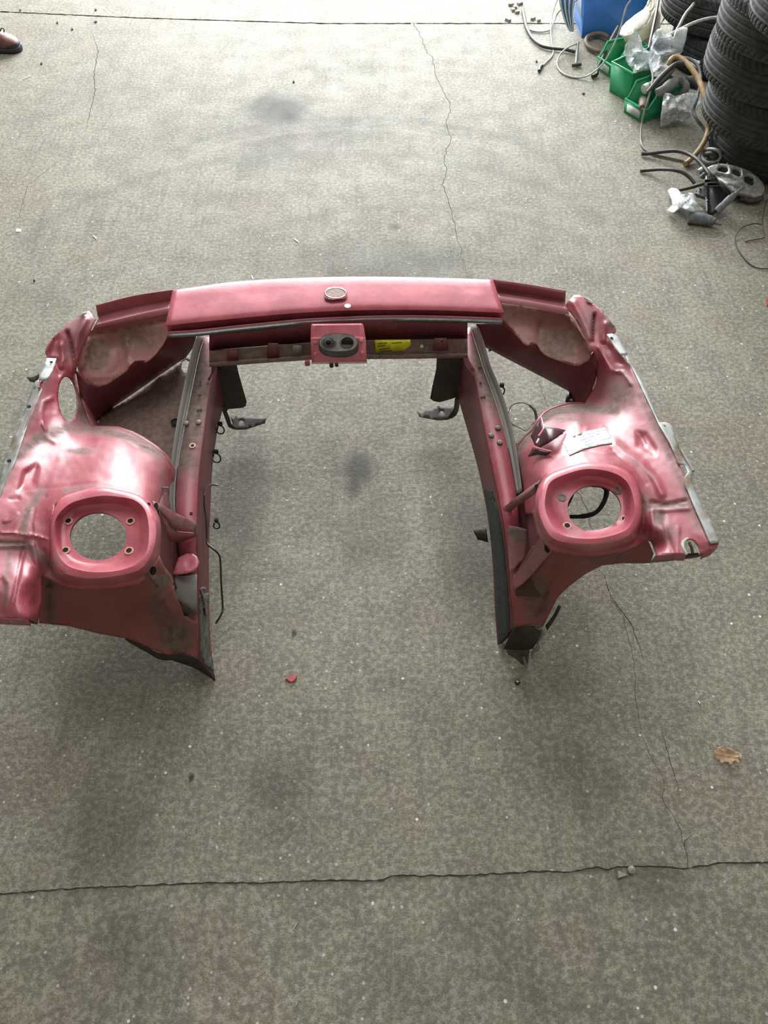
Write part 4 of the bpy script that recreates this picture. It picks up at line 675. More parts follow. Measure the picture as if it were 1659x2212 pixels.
sheet('wing_flange', [(1352, 768), (1358, 772), (1386, 818), (1400, 845), (1424, 912), (1440, 912), (1452, 920), (1462, 950), (1470, 975), (1480, 995), (1490, 1010), (1497, 1022), (1494, 1032), (1500, 1048), (1503, 1060), (1512, 1080), (1520, 1100), (1537, 1125), (1545, 1150), (1554, 1171), (1535, 1174), (1520, 1140), (1500, 1095), (1486, 1060), (1478, 1045), (1478, 1030), (1486, 1020), (1478, 1003), (1466, 1003), (1455, 975), (1447, 957), (1424, 918), (1388, 842), (1364, 792), (1354, 782)],
      [(1352, 768, .49), (1386, 818, .50), (1424, 912, .525), (1452, 920, .52), (1470, 975, .53), (1490, 1010, .535), (1500, 1048, .54), (1537, 1125, .55), (1554, 1171, .555), (1535, 1174, .555), (1486, 1060, .545), (1455, 975, .54), (1424, 918, .53), (1388, 842, .51)], ZINC, car, step=6, base=.12, rough=.002, thick=.002, dust=[(1465, 985, 14, 30, .9), (1485, 1040, 14, 14, .9), (1525, 1110, 14, 14, .6), (1540, 1160, 12, 12, .4)])
sheet('wing_bracket', [(1311, 722), (1322, 720), (1336, 728), (1345, 745), (1356, 764), (1341, 766), (1330, 752), (1320, 736)], [(1311, 722, .50), (1336, 728, .50), (1356, 764, .51), (1341, 766, .51)], ZINC, car, step=5, base=-.15, thick=.003, bumps=[('r', [(1316, 733), (1336, 733)], 2, .004)])
for u, v, h in ((1321, 731, .503), (1434, 922, .525)): lathe('flange_hole', P(u, v, h), (0, 0, 1), [(.0045, 0), (.0045, .002)], DARK, car, 10)
tube('flange_lip', [(1472, 972, .53), (1480, 988, .53), (1490, 1005, .53), (1497, 1018, .53)], .004, ZINC, car, 8, dustc=.4)
tube('corner_chip', [(1262, 643, .50), (1270, 648, .5), (1279, 655, .5)], .005, simple('flaking_filler', (.55, .56, .50), .8), car, 6, prof=[.6, 1.2, .7])
tube('corner_chip', [(172, 682, .50), (180, 678, .5), (187, 676, .5)], .004, bpy.data.materials['flaking_filler'], car, 6, prof=[.6, 1.1, .7])
for a in ([(1477, 1168, .527), (1475, 1180, .527), (1483, 1198, .525)], [(1500, 1168, .53), (1506, 1182, .53), (1513, 1196, .53)], [(1477, 1170, .527), (1484, 1164, .528), (1493, 1163, .529), (1500, 1168, .53)], [(1489, 1172, .50), (1494, 1184, .49), (1497, 1198, .485)]):
    tube('torn_cut_edge', a, .0035, bpy.data.materials['flaking_filler'], car, 6, seg=8)
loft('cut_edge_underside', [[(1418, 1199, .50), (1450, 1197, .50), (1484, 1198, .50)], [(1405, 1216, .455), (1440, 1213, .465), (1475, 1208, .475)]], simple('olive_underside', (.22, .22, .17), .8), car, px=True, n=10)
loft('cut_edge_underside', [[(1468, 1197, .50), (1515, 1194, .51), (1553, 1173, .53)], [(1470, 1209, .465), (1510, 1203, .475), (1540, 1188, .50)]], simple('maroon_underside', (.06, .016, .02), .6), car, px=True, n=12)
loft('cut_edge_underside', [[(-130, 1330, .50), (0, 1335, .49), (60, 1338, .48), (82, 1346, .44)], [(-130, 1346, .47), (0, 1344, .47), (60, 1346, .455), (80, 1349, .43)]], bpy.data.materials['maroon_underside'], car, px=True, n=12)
# right tower bracket, paper label
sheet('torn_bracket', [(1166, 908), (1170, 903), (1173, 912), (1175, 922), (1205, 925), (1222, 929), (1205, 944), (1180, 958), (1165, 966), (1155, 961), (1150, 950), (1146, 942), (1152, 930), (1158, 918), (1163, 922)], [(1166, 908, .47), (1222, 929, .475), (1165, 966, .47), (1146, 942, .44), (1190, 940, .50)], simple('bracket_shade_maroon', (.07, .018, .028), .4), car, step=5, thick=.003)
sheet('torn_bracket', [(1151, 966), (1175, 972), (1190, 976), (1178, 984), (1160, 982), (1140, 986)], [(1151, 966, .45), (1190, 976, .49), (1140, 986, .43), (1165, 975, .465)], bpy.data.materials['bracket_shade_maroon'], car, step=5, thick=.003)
tube('torn_bracket_edge', [(1169, 902, .485), (1172, 915, .49), (1174, 925, .50), (1168, 936, .50), (1163, 942, .50)], .0028, PAINT2, car, 6, seg=12)
tube('bracket_slot', [(1164, 948, .50), (1159, 957, .50)], .0025, simple('slot_light', (.9, .75, .8), .4), car, 6, seg=4)
tube('bracket_fold', [(1152, 966, .455), (1172, 971, .48), (1190, 975, .495)], .002, PAINT2, car, 6, seg=6)
# clips, pipes and wires
CL = simple('black_plastic_clip', (.012, .012, .011), .4)
def clip(u, v, h, s=1.0):
    c = P(u, v, h); m = [(0, 0), (.008, .002), (.014, .010), (.013, .022), (.006, .028), (-.004, .026), (-.008, .018), (-.004, .008)]
    o = tube('cable_clip', [c + Vector((x * s, -z * s * .3, .012 - z * s)) for x, z in m] + [c + Vector((-.003 * s, 0, .008))], .0022, CL, car, 6, seg=22, px=False)
    box('clip_block', c + Vector((.004, .003, .016)), (.007 * s, 0, 0), (0, .005, 0), (0, 0, .006), CL, o, .0015)
clip(474, 925, .19); clip(465, 985, .17, 1.1); clip(1080, 842, .33, .9); clip(466, 1133, .12, .8)
PIPE = simple('brake_pipe_metal', (.30, .29, .26), .35, .5); PIPD = simple('dark_pipe', (.03, .03, .026), .35, .2)
tube('brake_pipe', [(470, 1048, .27), (458, 1047, .268), (446, 1054, .262), (441, 1072, .25), (441, 1090, .24), (444, 1108, .23), (446, 1130, .22), (447, 1165, .20), (449, 1176, .20), (462, 1187, .20), (472, 1197, .19), (476, 1212, .18), (478, 1260, .14), (481, 1310, .09), (479, 1325, .085), (466, 1347, .07)], .0028, PIPD, car, 8, seg=80)
tube('brake_pipe_end', [(471, 1048, .2706), (458, 1046.6, .2695), (446, 1053.5, .2635), (441, 1070, .2515)], .0033, PIPE, car, 8)
box('pipe_bracket', P(440, 1273, .19), (.006, 0, 0), (0, .004, 0), (0, 0, .008), GREY, car, .002); tube('pipe_stub', [(434, 1271, .2), (437, 1280, .19), (441, 1300, .16), (446, 1328, .12)], .003, PIPE, car, 6)
tube('weld_stud', [(350, 1054, .42), (363, 1054, .40)], .0028, PIPE, car, 8, seg=4)
loop = [(1110, 920, .33), (1100, 905, .34), (1099, 890, .35), (1104, 878, .36), (1113, 872, .37), (1128, 870, .38), (1145, 876, .385), (1154, 885, .39), (1158, 897, .385), (1159, 908, .38), (1150, 916, .37), (1138, 930, .365)]
tube('wire_loop', loop, .0016, RV, car, 6, seg=50)
tube('loop_sleeve', loop[6:10], .0038, simple('black_sleeve', (.035, .03, .026), .6), car, 8, seg=16)
tube('loop_tie', [(1095, 924, .33), (1102, 918, .335), (1106, 916, .34), (1120, 922, .355), (1134, 930, .365)], .0022, RV, car, 6)
# dark rubber cable seen through the right tower hole lies on the floor
c = cat([(1222, 1098, .30), (1232, 1080, .30), (1240, 1064, .29), (1255, 1052, .29), (1285, 1048, .28), (1308, 1054, .27), (1309, 1072, .26), (1300, 1092, .255), (1288, 1106, .25), (1272, 1113, .25), (1250, 1116, .25), (1232, 1116, .255)], 60)
tube('tower_hole_seal', [(x, y, h) for x, y, h in c], .0062, simple('black_rubber_ring', (.012, .011, .010), .8, sc=200), car, 8, seg=60, prof=[.6, .55, .55, .7, .9, 1.2, 1.1, 1.0, 1.1, .9])
# ---------------------------------------------------------------- tyres
RUB = simple('tyre_rubber', (.034, .036, .036), .75, var=.4, sc=25, bmp=.15)
def tyre_parts(R=.315, W=.186, seed=0):
    n = 360; h = W / 2; prof = []
    for z, r in ((-.62, .60), (-.70, .64), (-.86, .70), (-1, .80), (-1, .88), (-.93, .945)): prof.append((r * R, z * h, 0))
    for k in range(25):
        z = -.84 + 1.68 * k / 24; r = R * (1 - .045 * abs(z) ** 3.5); g = 0
        if k in (6, 10, 14, 18): r -= .0045
        typ = 1 if k in (0, 1, 2, 3, 4, 20, 21, 22, 23, 24) else (2 if k in (7, 8, 12, 16, 17) else 0)
        prof.append((r, z * h, typ))
    for z, r in ((.93, .945), (1, .88), (1, .80), (.86, .70), (.70, .64), (.62, .60)): prof.append((r * R, z * h, 0))
    for z, r in ((.5, .60), (.80, .74), (.8, .86), (.6, .93), (-.6, .93), (-.8, .86), (-.8, .74), (-.5, .60)): prof.append((r * R, z * h, 0))
    V = []; m = len(prof)
    for i, (r, z, t) in enumerate(prof):
        for k in range(n):
            rr_ = r
            sk = int(abs(z) * 110)
            if t == 1 and (k + sk) % 5 == 0: rr_ -= .005
            if t == 2 and (k + sk * 2) % 9 == 0: rr_ -= .002
            a = 2 * math.pi * (k + .5 * (z > 0)) / n; V.append((rr_ * math.cos(a), rr_ * math.sin(a), z + h))
    Fc = [(i * n + k, i * n + (k + 1) % n, ((i + 1) % m) * n + (k + 1) % n, ((i + 1) % m) * n + k) for i in range(m) for k in range(n)]
    return V, Fc
tv, tf = tyre_parts()
t0 = mk('tyre', tv, tf, RUB, None, 30, None, (0, 0, 0)); tyre_first = True
def place_tyre(u, v, h0, label, group, extra=0, rz=0.0):
    global tyre_first
    o = t0 if tyre_first else t0.copy()
    if not tyre_first: COL.objects.link(o)
    tyre_first = False
    p = P(u, v, h0 + .093); o.location = (p.x + .315, p.y + extra, h0); o.rotation_euler.z = rz
    tag(o, label, 'tyre', group); return o
g1 = 'tyres in the stack at the right edge'; g2 = 'tyres in the farther stack'
place_tyre(1544, 290, 0, 'worn black tyre at the bottom of the right-hand stack, resting on the floor', g1, 0, .3)
place_tyre(1529, 216, .187, 'black tyre second from the floor in the right-hand stack', g1, 0, 1.1)
place_tyre(1536, 128, .374, 'black tyre third from the floor in the right-hand stack, bulging left', g1, .03, 2.0)
place_tyre(1572, 45, .561, 'black tyre fourth from the floor in the right-hand stack', g1, .07, .7)
place_tyre(1648, 10, .748, 'topmost black tyre of the right-hand stack, cut by the photo corner', g1, .06, 1.9)
place_tyre(1466, 118, 0, 'dark tyre lying lowest in the farther stack, behind the plastic bags', g2, .15, .2)
place_tyre(1450, 22, .187, 'dark tyre on top of the farther stack, above the plastic bags', g2, .15, 1.4)

# ---------------------------------------------------------------- storage bins
def plastic(name, col): return simple(name, col, .42, var=.12, sc=12)
GREEN = plastic('green_plastic', (.012, .27, .10)); GREEND = plastic('green_plastic_rim', (.05, .42, .20)); BLUE = plastic('blue_plastic', (.028, .145, .46)); WHITEP = plastic('white_card', (.62, .68, .66))
def storage_bin(name, label, corner, yaw, Wd, L, H, mat, rim, fl=.55, flare=.9, group=None, card=True):
    # local x = depth (front at 0), local y = width; corner = near bottom front corner
    r = Matrix.Rotation(yaw, 3, 'Z'); o = Vector(corner)
    t = thing(name, label, 'storage bin', tuple(o), group)
    def g(x, y, z):
        k = flare + (1 - flare) * z / H; return o + r @ Vector((L / 2 + (x - L / 2) * k, Wd / 2 + (y - Wd / 2) * k, z))
    prof = [(0, H * fl), (L * .10, H * fl), (L * .28, H), (L, H)]
    V = [g(0, 0, 0), g(L, 0, 0), g(L, Wd, 0), g(0, Wd, 0)] + [g(x, 0, z) for x, z in prof] + [g(x, Wd, z) for x, z in prof]
    Fc = [(0, 3, 2, 1), (0, 1, 7, 6, 5, 4), (3, 8, 9, 10, 11, 2), (1, 2, 11, 7), (0, 4, 8, 3)]
    b = mk('bin_body', V, [f for f in Fc], mat, t, 20); solid(b, .003, 0)
    rl = [V[4], V[5], V[6], V[7], V[11], V[10], V[9], V[8], V[4]]
    tube('bin_rim', [tuple(x) for x in rl], .0052, rim, t, 6, seg=None, px=False, sm=False)
    tube('bin_foot_rim', [tuple(x + Vector((0, 0, .004))) for x in (V[0], V[1], V[2], V[3], V[0])], .004, mat, t, 6, px=False, sm=False)
    if card:
        f = [g(-.004, Wd * .16, H * .12), g(-.004, Wd * .84, H * .12), g(-.004, Wd * .84, H * fl * .80), g(-.004, Wd * .16, H * fl * .80)]
        solid(mk('label_card', f, [(0, 1, 2, 3)], WHITEP, t), .002)
    return t, g
yg = math.radians(33)
gb = 'green storage bins in a row'
storage_bin('storage_bin', 'green storage bin nearest the camera, filled with grey hoses and fittings', P(1384, 270), yg, .15, .25, .135, GREEN, GREEND, .5, .84, gb)
storage_bin('storage_bin', 'green storage bin in the middle, clear bags spilling out', P(1353, 224), yg + .02, .155, .27, .150, GREEN, GREEND, .97, .84, gb, card=False)
storage_bin('storage_bin', 'farthest green storage bin, beside the blue bin', P(1316, 172), yg - .1, .14, .22, .125, GREEN, GREEND, .5, .84, gb)
bt_, bg_ = storage_bin('storage_bin', 'large blue storage bin with a sheet of printed card inside', P(1246, 86), math.radians(2), .30, .37, .235, BLUE, BLUE, .96, .82, None, card=False)
for k in range(5):
    a = [bg_(-.006, .03 + .04 * k, .09), bg_(-.006, .048 + .04 * k, .09), bg_(-.006, .088 + .04 * k, .215), bg_(-.006, .07 + .04 * k, .215)]
    solid(mk('card_strip', a, [(0, 1, 2, 3)], WHITEP , bt_), .002)
BLC = simple('blue_cable', (.03, .12, .42), .45)
cb = thing('cable_bundle', 'bundle of white and blue striped cables hanging left of the blue bin', 'cable', tuple(P(1226, 60)))
for k_ in range(7):
    tube('bundle_cable', [(1208 + k_ * 6, -14, .26), (1211 + k_ * 4.6, 8, .22), (1216 + k_ * 3.4, 28, .17), (1224 + k_ * 2.2, 52, .11), (1232 + k_ * 1.0, 66, .06)], .0065, WHITEP if k_ % 2 == 0 else BLC, cb, 8)
# contents of the near bin
GH = simple('grey_hose', (.22, .21, .19), .55, var=.3, sc=30); DH = simple('dark_hose', (.045, .042, .04), .5, var=.3); LH = simple('light_cable', (.40, .41, .39), .45); TAN = simple('tan_hose', (.40, .27, .13), .5, var=.25); BRN = simple('brown_hose', (.16, .12, .09), .6); MET = simple('cast_aluminium', (.36, .36, .34), .5, .4, sc=60, bmp=.2); DMET = simple('dark_cast_metal', (.09, .09, .085), .5, .3, sc=60, bmp=.2)
GC = simple('grey_connector', (.16, .18, .19), .45)
def one(name, label, cat_, pts, r, mat, group=None, n=10, seg=None, prof=None):
    p = PN(pts); o = tube(name, pts, r, mat, None, n, seg, loc=tuple(p[0] * [1, 1, 0] + [0, 0, p[:, 2].min()]), prof=prof); ORG[o.name] = Vector(o.location); return tag(o, label, cat_, group)
gh = 'fittings in the near green bin'
o = one('hose_piece', 'white-ended ribbed hose piece lying in the near green bin', 'hose', [(1396, 190, .12), (1420, 178, .15), (1440, 160, .18), (1452, 146, .2)], .020, GH, gh); tube('hose_end', [(1391, 193, .12), (1400, 188, .125)], .022, WHITEP, o, 12)
ORG[o.name] = Vector(o.location)
one('fitting', 'pale cylindrical fitting in the middle of the near green bin', 'fitting', [(1418, 202, .13), (1440, 190, .15), (1462, 172, .17)], .022, GH, gh, prof=[1, 1, 1.2, 1.25, 1, .8])
one('fitting', 'round dark rubber bush at the front of the near green bin', 'fitting', [(1387, 212, .07), (1391, 226, .07), (1388, 234, .07)], .024, BRN, gh, prof=[.7, 1, 1.1, 1, .7])
one('fitting', 'dark elbow fitting deep in the near green bin', 'fitting', [(1470, 205, .10), (1482, 195, .13), (1480, 180, .15), (1466, 172, .16)], .017, GH, gh)
one('fitting', 'black sensor body behind the tan hose', 'fitting', [(1478, 170, .14), (1496, 178, .13), (1508, 190, .12)], .022, DH, gh, prof=[.8, 1.2, 1.2, .9, .6])
one('hose_piece', 'black hose arched above the near green bin fittings', 'hose', [(1400, 200, .15), (1425, 170, .20), (1445, 150, .23), (1462, 138, .24), (1478, 138, .24)], .012, DH, gh)
# jug
CREAM = simple('cream_plastic', (.66, .62, .44), .4, var=.08, sc=8)
jg = thing('plastic_jug', 'cream plastic jug lying tilted beside the blue bin', 'jug', tuple(P(1375, 95)))
sheet('jug_face', [(1338, 74), (1340, 62), (1352, 48), (1372, 32), (1390, 20), (1397, 10), (1404, 10), (1407, 20), (1406, 34), (1398, 50), (1380, 62), (1360, 74), (1346, 78)], [(1338, 74, .16), (1404, 10, .24), (1398, 50, .2), (1352, 48, .185), (1346, 78, .155), (1375, 50, .21)], simple('lit_jug_face', (.85, .85, .78), .35, var=.05), jg, step=5, thick=.004)  # whiter than the cream body: light on the top face put into its colour
loft('jug_body', [[(1346, 78, .155), (1362, 74, .17), (1382, 62, .19), (1400, 50, .2), (1410, 30, .22), (1416, 18, .23)], [(1352, 96, .10), (1370, 100, .11), (1390, 88, .13), (1410, 72, .14), (1420, 45, .17), (1424, 22, .2)], [(1358, 108, .03), (1376, 112, .03), (1396, 102, .04), (1414, 86, .05), (1424, 60, .09), (1428, 30, .13)]], CREAM, jg, px=True, n=16, thick=.004)
tube('jug_handle', [(1399, 12, .25), (1402, 2, .26), (1409, 2, .26), (1411, 14, .25), (1405, 24, .24)], .006, CREAM, jg, 8)

# ---------------------------------------------------------------- clear bags
def bagmat(name, a=.55):
    s = NT(name); n = s.noise(38, 3, .7); s.set(Base_Color=s.mix(s.ramp(n, .35, .65), (.55, .60, .62), (.86, .90, .92)), Roughness=.22, Coat_Weight=.6, Alpha=s.math('MULTIPLY_ADD', s.ramp(n, .4, .62), .45, a - .12)); return s.m
BAG = bagmat('clear_bag_film'); BAG2 = bagmat('crumpled_bag_film', .8)
def bag(label, outl, ctrl, mat, amp=.03, seed=0, group='crumpled clear bags', step=5):
    p = P(*ctrl[0][:2], 0); t = thing('plastic_bag', label, 'plastic bag', (p.x, p.y, 0), group)
    o = resamp(outl, step); V, T = cdt(o, [], step); r = np.random.default_rng(seed)
    k = 13; cx = r.uniform(V[:, 0].min(), V[:, 0].max(), k); cy = r.uniform(V[:, 1].min(), V[:, 1].max(), k); s_ = r.uniform(-1, 1, k)
    d = np.hypot(V[:, None, 0] - cx, V[:, None, 1] - cy); near = np.argsort(d, 1)[:, :2]
    h = tps(ctrl, V) + amp * (np.take_along_axis(d, near, 1)[:, 1] - np.take_along_axis(d, near, 1)[:, 0]) / 14 * s_[near[:, 0]] 
    W3 = PN(np.c_[V, np.maximum(h, .004)]); f = [(int(a), int(b), int(c_)) if np.cross(W3[b] - W3[a], W3[c_] - W3[a]) @ (np.array([0, 0, CAMH]) - W3[a]) > 0 else (int(a), int(c_), int(b)) for a, b, c_ in T]
    ob = mk('bag_film', W3.tolist(), f, mat, t, 12); solid(ob, .0008)
    q = PN(np.array([(u, v, max(.003, float(hh) - .03)) for (u, v), hh in zip(resamp(outl, step * 2)[:, :2] * .93 + np.mean(outl, 0) * .07, tps(ctrl, resamp(outl, step * 2) * .93 + np.mean(outl, 0) * .07))]))
    mk('bag_back', q.tolist(), [tuple(range(len(q)))], mat, t, 12)
    return t
bag('clear plastic bag with a pointed top, in the middle green bin', [(1347, 118), (1350, 98), (1358, 85), (1368, 72), (1376, 66), (1380, 72), (1386, 90), (1390, 110), (1402, 112), (1415, 118), (1412, 140), (1400, 152), (1385, 154), (1370, 158), (1362, 146), (1352, 132)], [(1347, 118, .15), (1376, 66, .30), (1415, 118, .2), (1370, 158, .14), (1385, 110, .24), (1360, 100, .22)], BAG, .035, 3)
bag('milky clear bag standing between the bins and the far tyres', [(1402, 112), (1406, 92), (1412, 72), (1422, 62), (1432, 64), (1437, 78), (1448, 74), (1455, 82), (1462, 66), (1476, 58), (1486, 60), (1482, 85), (1474, 112), (1460, 125), (1446, 135), (1440, 155), (1425, 168), (1410, 165), (1404, 150), (1398, 130)], [(1402, 112, .2), (1422, 62, .32), (1476, 58, .32), (1474, 112, .24), (1440, 155, .2), (1410, 165, .17), (1435, 110, .26)], BAG2, .03, 5)
bag('shiny crumpled bag hanging over the near green bin side', [(1432, 208), (1437, 201), (1448, 202), (1458, 208), (1470, 205), (1485, 200), (1500, 202), (1512, 200), (1518, 215), (1514, 226), (1505, 233), (1492, 236), (1493, 252), (1475, 262), (1455, 268), (1434, 275), (1426, 274), (1427, 255), (1430, 230)], [(1432, 208, .14), (1512, 200, .14), (1514, 226, .11), (1475, 262, .03), (1426, 274, .02), (1430, 230, .11), (1470, 230, .10)], BAG2, .035, 8)
bag('small crumpled bag beside the grey plug body', [(1442, 412), (1450, 405), (1462, 407), (1475, 420), (1490, 416), (1499, 418), (1500, 432), (1510, 445), (1522, 455), (1500, 458), (1480, 452), (1470, 448), (1455, 460), (1440, 455), (1452, 442), (1450, 430)], [(1442, 412, .03), (1499, 418, .07), (1522, 455, .04), (1440, 455, .01), (1475, 435, .07)], BAG2, .02, 11, step=4)
bag('wisp of clear film behind the tan hose top', [(1480, 122), (1492, 124), (1505, 130), (1512, 131), (1514, 142), (1508, 150), (1495, 140), (1484, 132)], [(1480, 122, .22), (1512, 131, .2), (1508, 150, .18), (1484, 132, .22)], BAG, .01, 12, step=4)

# ---------------------------------------------------------------- loose cables and hoses
gc = 'loose cables and hoses by the bins'
c = one('cable', 'light grey cable looping on the floor below the blue bin', 'cable', [(1376, -20, .41), (1362, 2, .36), (1352, 18, .325), (1342, 55, .25), (1330, 88, .182), (1308, 130, .088), (1280, 158, .03), (1250, 168, .006), (1222, 162, .006), (1206, 148, .006), (1204, 132, .008), (1212, 115, .02), (1228, 102, .03), (1248, 94, .03)], .0045, LH, gc)
c = one('cable', 'white cable running from the blue bin towards the dark hose', 'cable', [(1262, -20, .34), (1245, 1, .25), (1222, 12, .14), (1204, 30, .04), (1193, 55, .012), (1185, 66, .008), (1165, 69, .006), (1148, 66, .006), (1136, 62, .006)], .0045, LH, gc)
c = one('cable', 'white cable ending in a small black plug on the floor', 'cable', [(1210, -15, .1), (1196, 20, .05), (1190, 50, .02), (1191, 90, .008), (1195, 112, .006), (1190, 124, .006), (1178, 136, .006), (1168, 146, .006)], .0040, LH, gc)
ORG[c.name] = Vector(c.location); tube('cable_plug', [(1171, 142, .010), (1166, 147, .010), (1165, 153, .010)], .009, DH, c, 8)
c = one('hose', 'black hose curving down the floor left of the blue bin', 'hose', [(1129, 20, .012), (1133, 40, .012), (1138, 60, .012), (1150, 82, .012), (1168, 98, .012), (1190, 104, .012), (1220, 107, .012), (1242, 112, .012)], .0085, DH, gc)
c = one('hose', 'short black hose with a T-piece end, below the blue bin', 'hose', [(1249, 92, .03), (1247, 108, .02), (1245, 128, .012), (1244, 138, .012)], .0075, GC, gc); ORG[c.name] = Vector(c.location); tube('t_piece', [(1237, 142, .013), (1246, 140, .013), (1255, 139, .013)], .0095, DH, c, 8, sm=False)
c = one('hose', 'brown hose bent in a hook under the blue bin', 'hose', [(1315, 82, .03), (1303, 74, .03), (1288, 72, .03), (1272, 78, .03), (1266, 88, .028), (1270, 100, .02), (1282, 108, .018), (1296, 112, .018)], .012, BRN, gc)
c = one('rod', 'black rod leaning beside the farthest green bin', 'rod', [(1335, 58, .13), (1322, 82, .11), (1310, 108, .08), (1297, 135, .05), (1288, 158, .015)], .009, DH, gc); ORG[c.name] = Vector(c.location); tube('rod_tip', [(1280, 166, .012), (1287, 162, .014), (1290, 158, .016)], .011, CL, c, 8)
one('rod', 'dark upright rod rising past the cream jug', 'rod', [(1425, -22, .30), (1419, 20, .28), (1412, 55, .26), (1406, 84, .24), (1402, 105, .22)], .0075, simple('plum_rod', (.05, .025, .03), .4), gc)
one('rod', 'grey rod standing up behind the milky bag, top right', 'rod', [(1512, -12, .34), (1496, 12, .33), (1480, 32, .32), (1468, 55, .30), (1462, 66, .29), (1456, 90, .27), (1450, 110, .24)], .0085, GH, gc)
one('cable', 'thick pale cable pointing right at the tyres', 'cable', [(1553, 37, .32), (1530, 40, .33), (1508, 46, .33), (1488, 54, .32), (1472, 62, .30), (1452, 72, .28), (1440, 78, .26)], .0075, LH, gc)
one('cable', 'thin black cable hanging against the tyre stack', 'cable', [(1562, 30, .48), (1556, 55, .44), (1550, 80, .40), (1538, 102, .35), (1524, 122, .30), (1512, 140, .25)], .0045, DH, gc)
one('cable', 'thin grey cable curling at the photo top beside the jug', 'cable', [(1424, -4, .24), (1436, 2, .22), (1446, 14, .2), (1446, 22, .18), (1438, 36, .16), (1430, 46, .14), (1424, 60, .16)], .0045, LH, gc)
c = one('hose', 'tan rubber hose arching over the near bin to the floor', 'hose', [(1444, 150, .20), (1446, 136, .23), (1452, 126, .245), (1462, 123, .25), (1476, 129, .25), (1492, 146, .24), (1508, 170, .22), (1518, 196, .2), (1526, 225, .17), (1532, 252, .13), (1530, 275, .09), (1526, 295, .07), (1516, 315, .05), (1502, 334, .03), (1490, 346, .018), (1480, 354, .014)], .0125, TAN, gc)
one('hose', 'black and silver hose hanging in front of the tan hose', 'hose', [(1470, 124, .24), (1488, 127, .24), (1504, 138, .23), (1512, 158, .21), (1512, 185, .19), (1505, 215, .16), (1498, 238, .12), (1504, 256, .10), (1516, 272, .07), (1526, 288, .05), (1532, 302, .04)], .0075, GC, gc)
one('rod', 'short dark rod sticking out against the bottom tyre', 'rod', [(1560, 258, .16), (1548, 272, .13), (1536, 286, .10), (1526, 298, .07), (1518, 306, .05)], .006, GC, gc)
one('cable', 'thin grey cable hanging down in front of the near green bin', 'cable', [(1406, 148, .2), (1410, 165, .19), (1407, 188, .17), (1400, 215, .13), (1392, 242, .08), (1386, 270, .03), (1384, 295, .008), (1386, 312, .006), (1396, 325, .006), (1415, 334, .006), (1445, 341, .006), (1478, 348, .006)], .0048, GH, gc)
one('hose', 'black hose bowed across the floor, upper of two, touching the tan hose', 'hose', [(1386, 332, .012), (1400, 332, .014), (1430, 328, .03), (1460, 326, .05), (1485, 332, .06), (1505, 344, .07), (1520, 360, .07), (1532, 376, .07), (1540, 388, .06)], .0085, DH, gc)
one('hose', 'black hose bowed across the floor, lower of two', 'hose', [(1384, 370, .010), (1398, 368, .012), (1425, 366, .03), (1452, 367, .05), (1475, 373, .05), (1490, 384, .04), (1500, 396, .03)], .0075, DH, gc)
one('wire', 'thin stiff wire curled on the floor at the right edge', 'wire', [(1700, 572, .004), (1668, 579, .004), (1642, 580, .004), (1622, 572, .004), (1606, 556, .004), (1595, 540, .004), (1588, 522, .004), (1590, 508, .01), (1600, 494, .02), (1614, 487, .02), (1632, 483, .02), (1648, 486, .02)], .0022, DH, gc)
one('wire', 'thin wire with a kink beside the curled wire', 'wire', [(1664, 420, .03), (1654, 440, .03), (1648, 465, .02), (1647, 490, .02), (1652, 512, .01), (1640, 516, .006), (1622, 519, .004), (1610, 522, .004)], .0022, DH, gc)

# ---------------------------------------------------------------- engine bits at the right
m_ = thing('manifold_casting', 'curved grey metal casting with three square ports, by the bottom tyre', 'car part', tuple(P(1580, 400)))
sq = lambda cx, cy, w_, h_, s_: [(cx - w_, cy - h_ * .6), (cx - w_ * .3, cy - h_ * 1.05), (cx + w_ * .9, cy - h_ * .7 + s_), (cx + w_ * 1.05, cy + h_ * .5 + s_), (cx + w_ * .4, cy + h_ + s_), (cx - w_ * .9, cy + h_ * .5)]
sheet('casting_body', [(1527, 362), (1540, 356), (1560, 353), (1580, 356), (1600, 362), (1620, 370), (1638, 383), (1648, 395), (1652, 408), (1648, 420), (1632, 424), (1612, 420), (1595, 416), (1580, 412), (1566, 398), (1555, 388), (1543, 378), (1530, 374)], [(1527, 362, .07), (1560, 353, .09), (1620, 370, .09), (1652, 408, .06), (1612, 420, .05), (1566, 398, .06), (1543, 378, .06), (1590, 385, .085)], MET, m_, bs=.5, holes=[sq(1561, 366, 11, 8, 0), sq(1592, 371, 11, 9, 2), sq(1619, 388, 12, 11, 2)], step=4, thick=.02, bumps=[('r', [(1550, 380), (1580, 385), (1605, 405)], 5, -.02), ('r', [(1575, 360), (1577, 376)], 3, .006), ('r', [(1604, 368), (1606, 384)], 3, .006)])
sheet('casting_floor', [(1535, 372), (1560, 376), (1595, 388), (1630, 404), (1650, 420), (1640, 428), (1580, 420), (1545, 395)], [(1535, 358, .02), (1655, 415, .02), (1580, 420, .02)], DMET, m_, step=12, thick=.01)
for a, r_ in (([(1508, 372, .05), (1518, 368, .055), (1528, 370, .05)], .016), ([(1515, 384, .04), (1522, 378, .05), (1530, 380, .05)], .014), ([(1572, 398, .06), (1592, 400, .065), (1612, 408, .05)], .016), ([(1600, 428, .02), (1625, 432, .02), (1645, 428, .02)], .014)): tube('casting_boss', a, r_, MET if r_ > .0145 else DMET, m_, 10, prof=[.8, 1.1, 1, .8])
